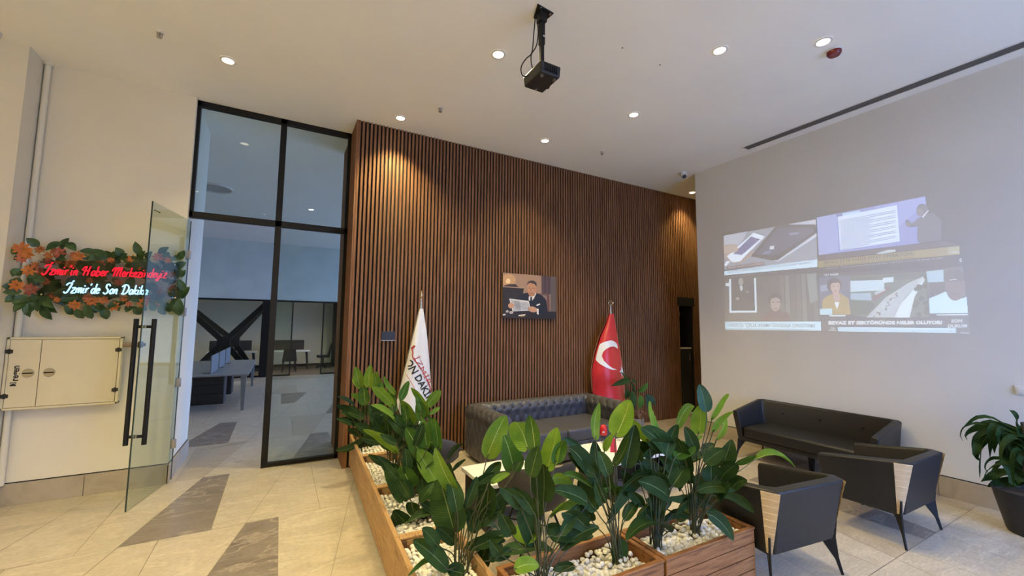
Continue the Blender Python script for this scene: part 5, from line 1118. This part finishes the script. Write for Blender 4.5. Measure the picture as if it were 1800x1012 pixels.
add('B', '''692 714 654 681 17 y;695 725 684 680 14 m;696 693 676 661 9 y;675 700 671 680 12 y;704 703 719 670 14 m;753 733 721 683 13 y;750 714 775 686 18 y;734 746 701 703 13 y;696 740 655 710 10 y;729 749 690 731 15 m;740 740 735 705 18 m;755 727 774 716 8 y;712 766 683 736 18 d;715 740 706 705 14 m;742 722 733 694 12 m;
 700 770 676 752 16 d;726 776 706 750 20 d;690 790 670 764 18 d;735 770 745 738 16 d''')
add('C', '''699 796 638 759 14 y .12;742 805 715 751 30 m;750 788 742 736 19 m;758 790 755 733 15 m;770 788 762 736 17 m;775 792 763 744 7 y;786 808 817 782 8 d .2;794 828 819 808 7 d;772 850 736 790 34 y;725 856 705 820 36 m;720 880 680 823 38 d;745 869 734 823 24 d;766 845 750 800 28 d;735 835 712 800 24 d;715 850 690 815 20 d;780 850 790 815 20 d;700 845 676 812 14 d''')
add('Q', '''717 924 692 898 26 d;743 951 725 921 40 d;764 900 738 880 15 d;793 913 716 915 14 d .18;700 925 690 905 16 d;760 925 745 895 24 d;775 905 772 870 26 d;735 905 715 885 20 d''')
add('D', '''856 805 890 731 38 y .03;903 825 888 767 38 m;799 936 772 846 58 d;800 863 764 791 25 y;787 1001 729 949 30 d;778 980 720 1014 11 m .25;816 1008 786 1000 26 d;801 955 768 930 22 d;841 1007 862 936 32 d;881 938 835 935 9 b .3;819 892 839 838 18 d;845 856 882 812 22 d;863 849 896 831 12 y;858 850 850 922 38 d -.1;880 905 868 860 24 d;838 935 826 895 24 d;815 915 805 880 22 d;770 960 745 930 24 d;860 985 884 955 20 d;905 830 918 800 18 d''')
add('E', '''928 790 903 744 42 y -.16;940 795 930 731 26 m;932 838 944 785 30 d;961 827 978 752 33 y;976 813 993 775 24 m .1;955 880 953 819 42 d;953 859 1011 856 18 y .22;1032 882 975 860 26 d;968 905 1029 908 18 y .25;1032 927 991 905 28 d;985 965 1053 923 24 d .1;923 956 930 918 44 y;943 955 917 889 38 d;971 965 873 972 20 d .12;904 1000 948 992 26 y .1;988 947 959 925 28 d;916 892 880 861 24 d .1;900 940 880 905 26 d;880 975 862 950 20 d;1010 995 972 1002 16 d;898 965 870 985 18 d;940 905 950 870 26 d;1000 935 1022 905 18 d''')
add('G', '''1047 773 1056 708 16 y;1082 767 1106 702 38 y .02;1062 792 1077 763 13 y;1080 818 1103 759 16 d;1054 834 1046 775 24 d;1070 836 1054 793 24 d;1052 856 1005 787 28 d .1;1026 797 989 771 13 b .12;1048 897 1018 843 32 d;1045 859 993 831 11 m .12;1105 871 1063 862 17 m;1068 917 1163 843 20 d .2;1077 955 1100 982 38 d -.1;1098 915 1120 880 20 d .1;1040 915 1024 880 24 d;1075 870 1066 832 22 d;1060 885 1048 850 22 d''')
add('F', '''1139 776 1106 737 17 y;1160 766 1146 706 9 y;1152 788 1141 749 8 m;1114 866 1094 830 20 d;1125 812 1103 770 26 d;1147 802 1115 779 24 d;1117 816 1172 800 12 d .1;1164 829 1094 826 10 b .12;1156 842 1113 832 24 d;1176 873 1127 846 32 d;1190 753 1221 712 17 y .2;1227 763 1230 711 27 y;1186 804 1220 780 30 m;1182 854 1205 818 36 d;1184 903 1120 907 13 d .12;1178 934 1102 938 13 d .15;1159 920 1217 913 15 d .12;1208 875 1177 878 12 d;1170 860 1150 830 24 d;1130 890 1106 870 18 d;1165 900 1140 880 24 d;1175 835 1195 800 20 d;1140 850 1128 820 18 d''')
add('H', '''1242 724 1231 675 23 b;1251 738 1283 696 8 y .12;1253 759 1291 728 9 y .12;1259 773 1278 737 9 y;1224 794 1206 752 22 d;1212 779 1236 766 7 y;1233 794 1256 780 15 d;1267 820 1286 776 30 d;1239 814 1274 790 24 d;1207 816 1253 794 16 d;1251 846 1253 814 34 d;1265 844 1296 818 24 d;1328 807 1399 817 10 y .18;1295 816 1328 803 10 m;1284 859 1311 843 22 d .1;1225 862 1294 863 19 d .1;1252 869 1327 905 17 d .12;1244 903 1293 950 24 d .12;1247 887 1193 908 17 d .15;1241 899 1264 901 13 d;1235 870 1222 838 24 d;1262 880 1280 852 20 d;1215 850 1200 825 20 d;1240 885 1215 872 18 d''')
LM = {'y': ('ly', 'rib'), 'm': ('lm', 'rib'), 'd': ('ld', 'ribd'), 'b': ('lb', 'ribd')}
QS = (-1, -.6, -.03, .03, .6, 1)
for key, (bp, lab) in PLANTS.items():
    base = Vector((bp[0], bp[1], .34)); t = thing('banana_leaf_plant', lab, 'artificial plant', base, 0, 'large leaved artificial plants in the planters'); sb = MB()
    rows_ = list(LV[key])
    # fuller undergrowth: dark-toned leaves fanning out at mid height around the stems
    bx_, by_ = proj(base+Vector((0, 0, .10))); sc_ = 2.3/max(1.9, base.y)
    for k in range({'A': 9, 'B': 11, 'C': 11, 'Q': 4, 'D': 6, 'E': 3, 'G': 3, 'F': 4, 'H': 4}[key]):
        an = R_.uniform(-2.4, 2.4); r0_ = R_.uniform(10, 50)*sc_; hgt = R_.uniform(15, 125)*sc_*(.35 if key == 'Q' else 1); ln = R_.uniform(48, 78)*sc_
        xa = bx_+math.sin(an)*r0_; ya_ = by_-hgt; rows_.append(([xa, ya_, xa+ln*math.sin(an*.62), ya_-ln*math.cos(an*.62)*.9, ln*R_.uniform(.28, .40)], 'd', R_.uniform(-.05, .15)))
    for (ax_, ay_, tx_, ty_, w), c_, arch in rows_:
        spread = .09 if key in 'ABC' else .07
        ya = base.y+R_.uniform(-spread, spread); yt = ya+R_.uniform(-.08, .05)
        if key in 'DEGFH' and c_ == 'y': ya += .03; yt += .03
        if key == 'H' and max(ax_, tx_) > 1268: ya -= .18; yt = 1.76
        A = at_y(ax_, ay_, ya); T = at_y(tx_, ty_, yt); ax = T-A; L_ = ax.length; d = ax.normalized()
        view = ((A+T)/2-EYE).normalized(); dep = ((A+T)/2-EYE).dot(fw); wv = w*dep/FPX/2; wr = max(wv*1.06, .15*L_); tw_ = math.acos(min(1, wv/wr))*R_.choice((-1, 1))
        s = d.cross(view).normalized(); n_ = s.cross(d).normalized()
        if n_.dot(view) > 0: n_ = -n_
        s2 = s*math.cos(tw_)+n_*math.sin(tw_); n2 = s2.cross(d).normalized()
        if n2.dot(-view) < 0: n2 = -n2
        bend = Vector((0, 0, 1)) if abs(d.z) < .75 else n2*R_.choice((-1, 1))
        b = MB(); N_ = 16; grid = []; fold = R_.uniform(.12, .5); ph = R_.uniform(0, 6); wv_ = R_.uniform(.03, .10); bow_ = R_.uniform(-.04, .10); sk = R_.uniform(.86, 1.0)
        for i in range(N_+1):
            q = i/N_; hw = wr*max(.03, math.sin(PI*min(.992, .012+q**(sk*.86)*.98)))**(.42+.16*q); cc = A+ax*q+bend*(arch*L_*4*q*(1-q))-n2*(bow_*L_*4*q*(1-q)+.06*L_*q*q)
            for k, u in enumerate(QS):
                b.v.append(cc+s2*(hw*u)+n2*(fold*hw*abs(u)**1.3+wv_*wr*math.sin(q*11+ph+2*u)*abs(u)-(.004 if abs(u) < .1 else 0))); b.uv[len(b.v)-1] = (u, q*L_/.25)
        for i in range(N_):
            for k in range(5): a = i*6+k; b.f.append((a, a+1, a+7, a+6)); b.m.append(1 if k == 2 else 0)
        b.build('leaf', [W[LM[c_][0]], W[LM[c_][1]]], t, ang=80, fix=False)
        r0 = base+Vector((R_.uniform(-.035, .035), R_.uniform(-.035, .035), -.02)); h = A.z-r0.z
        mid1 = r0.lerp(A, .45)+Vector(((r0.x-A.x)*.12, (r0.y-A.y)*.12, max(.02, .10*(A-r0).length))); mid2 = r0.lerp(A, .85)+Vector((0, 0, .02))-d*.015
        sb.tube(smooth([r0, mid1, mid2, A, A+d*L_*.10], 5), .0036, 6)
    sb.build('stems', W['stem'], t)
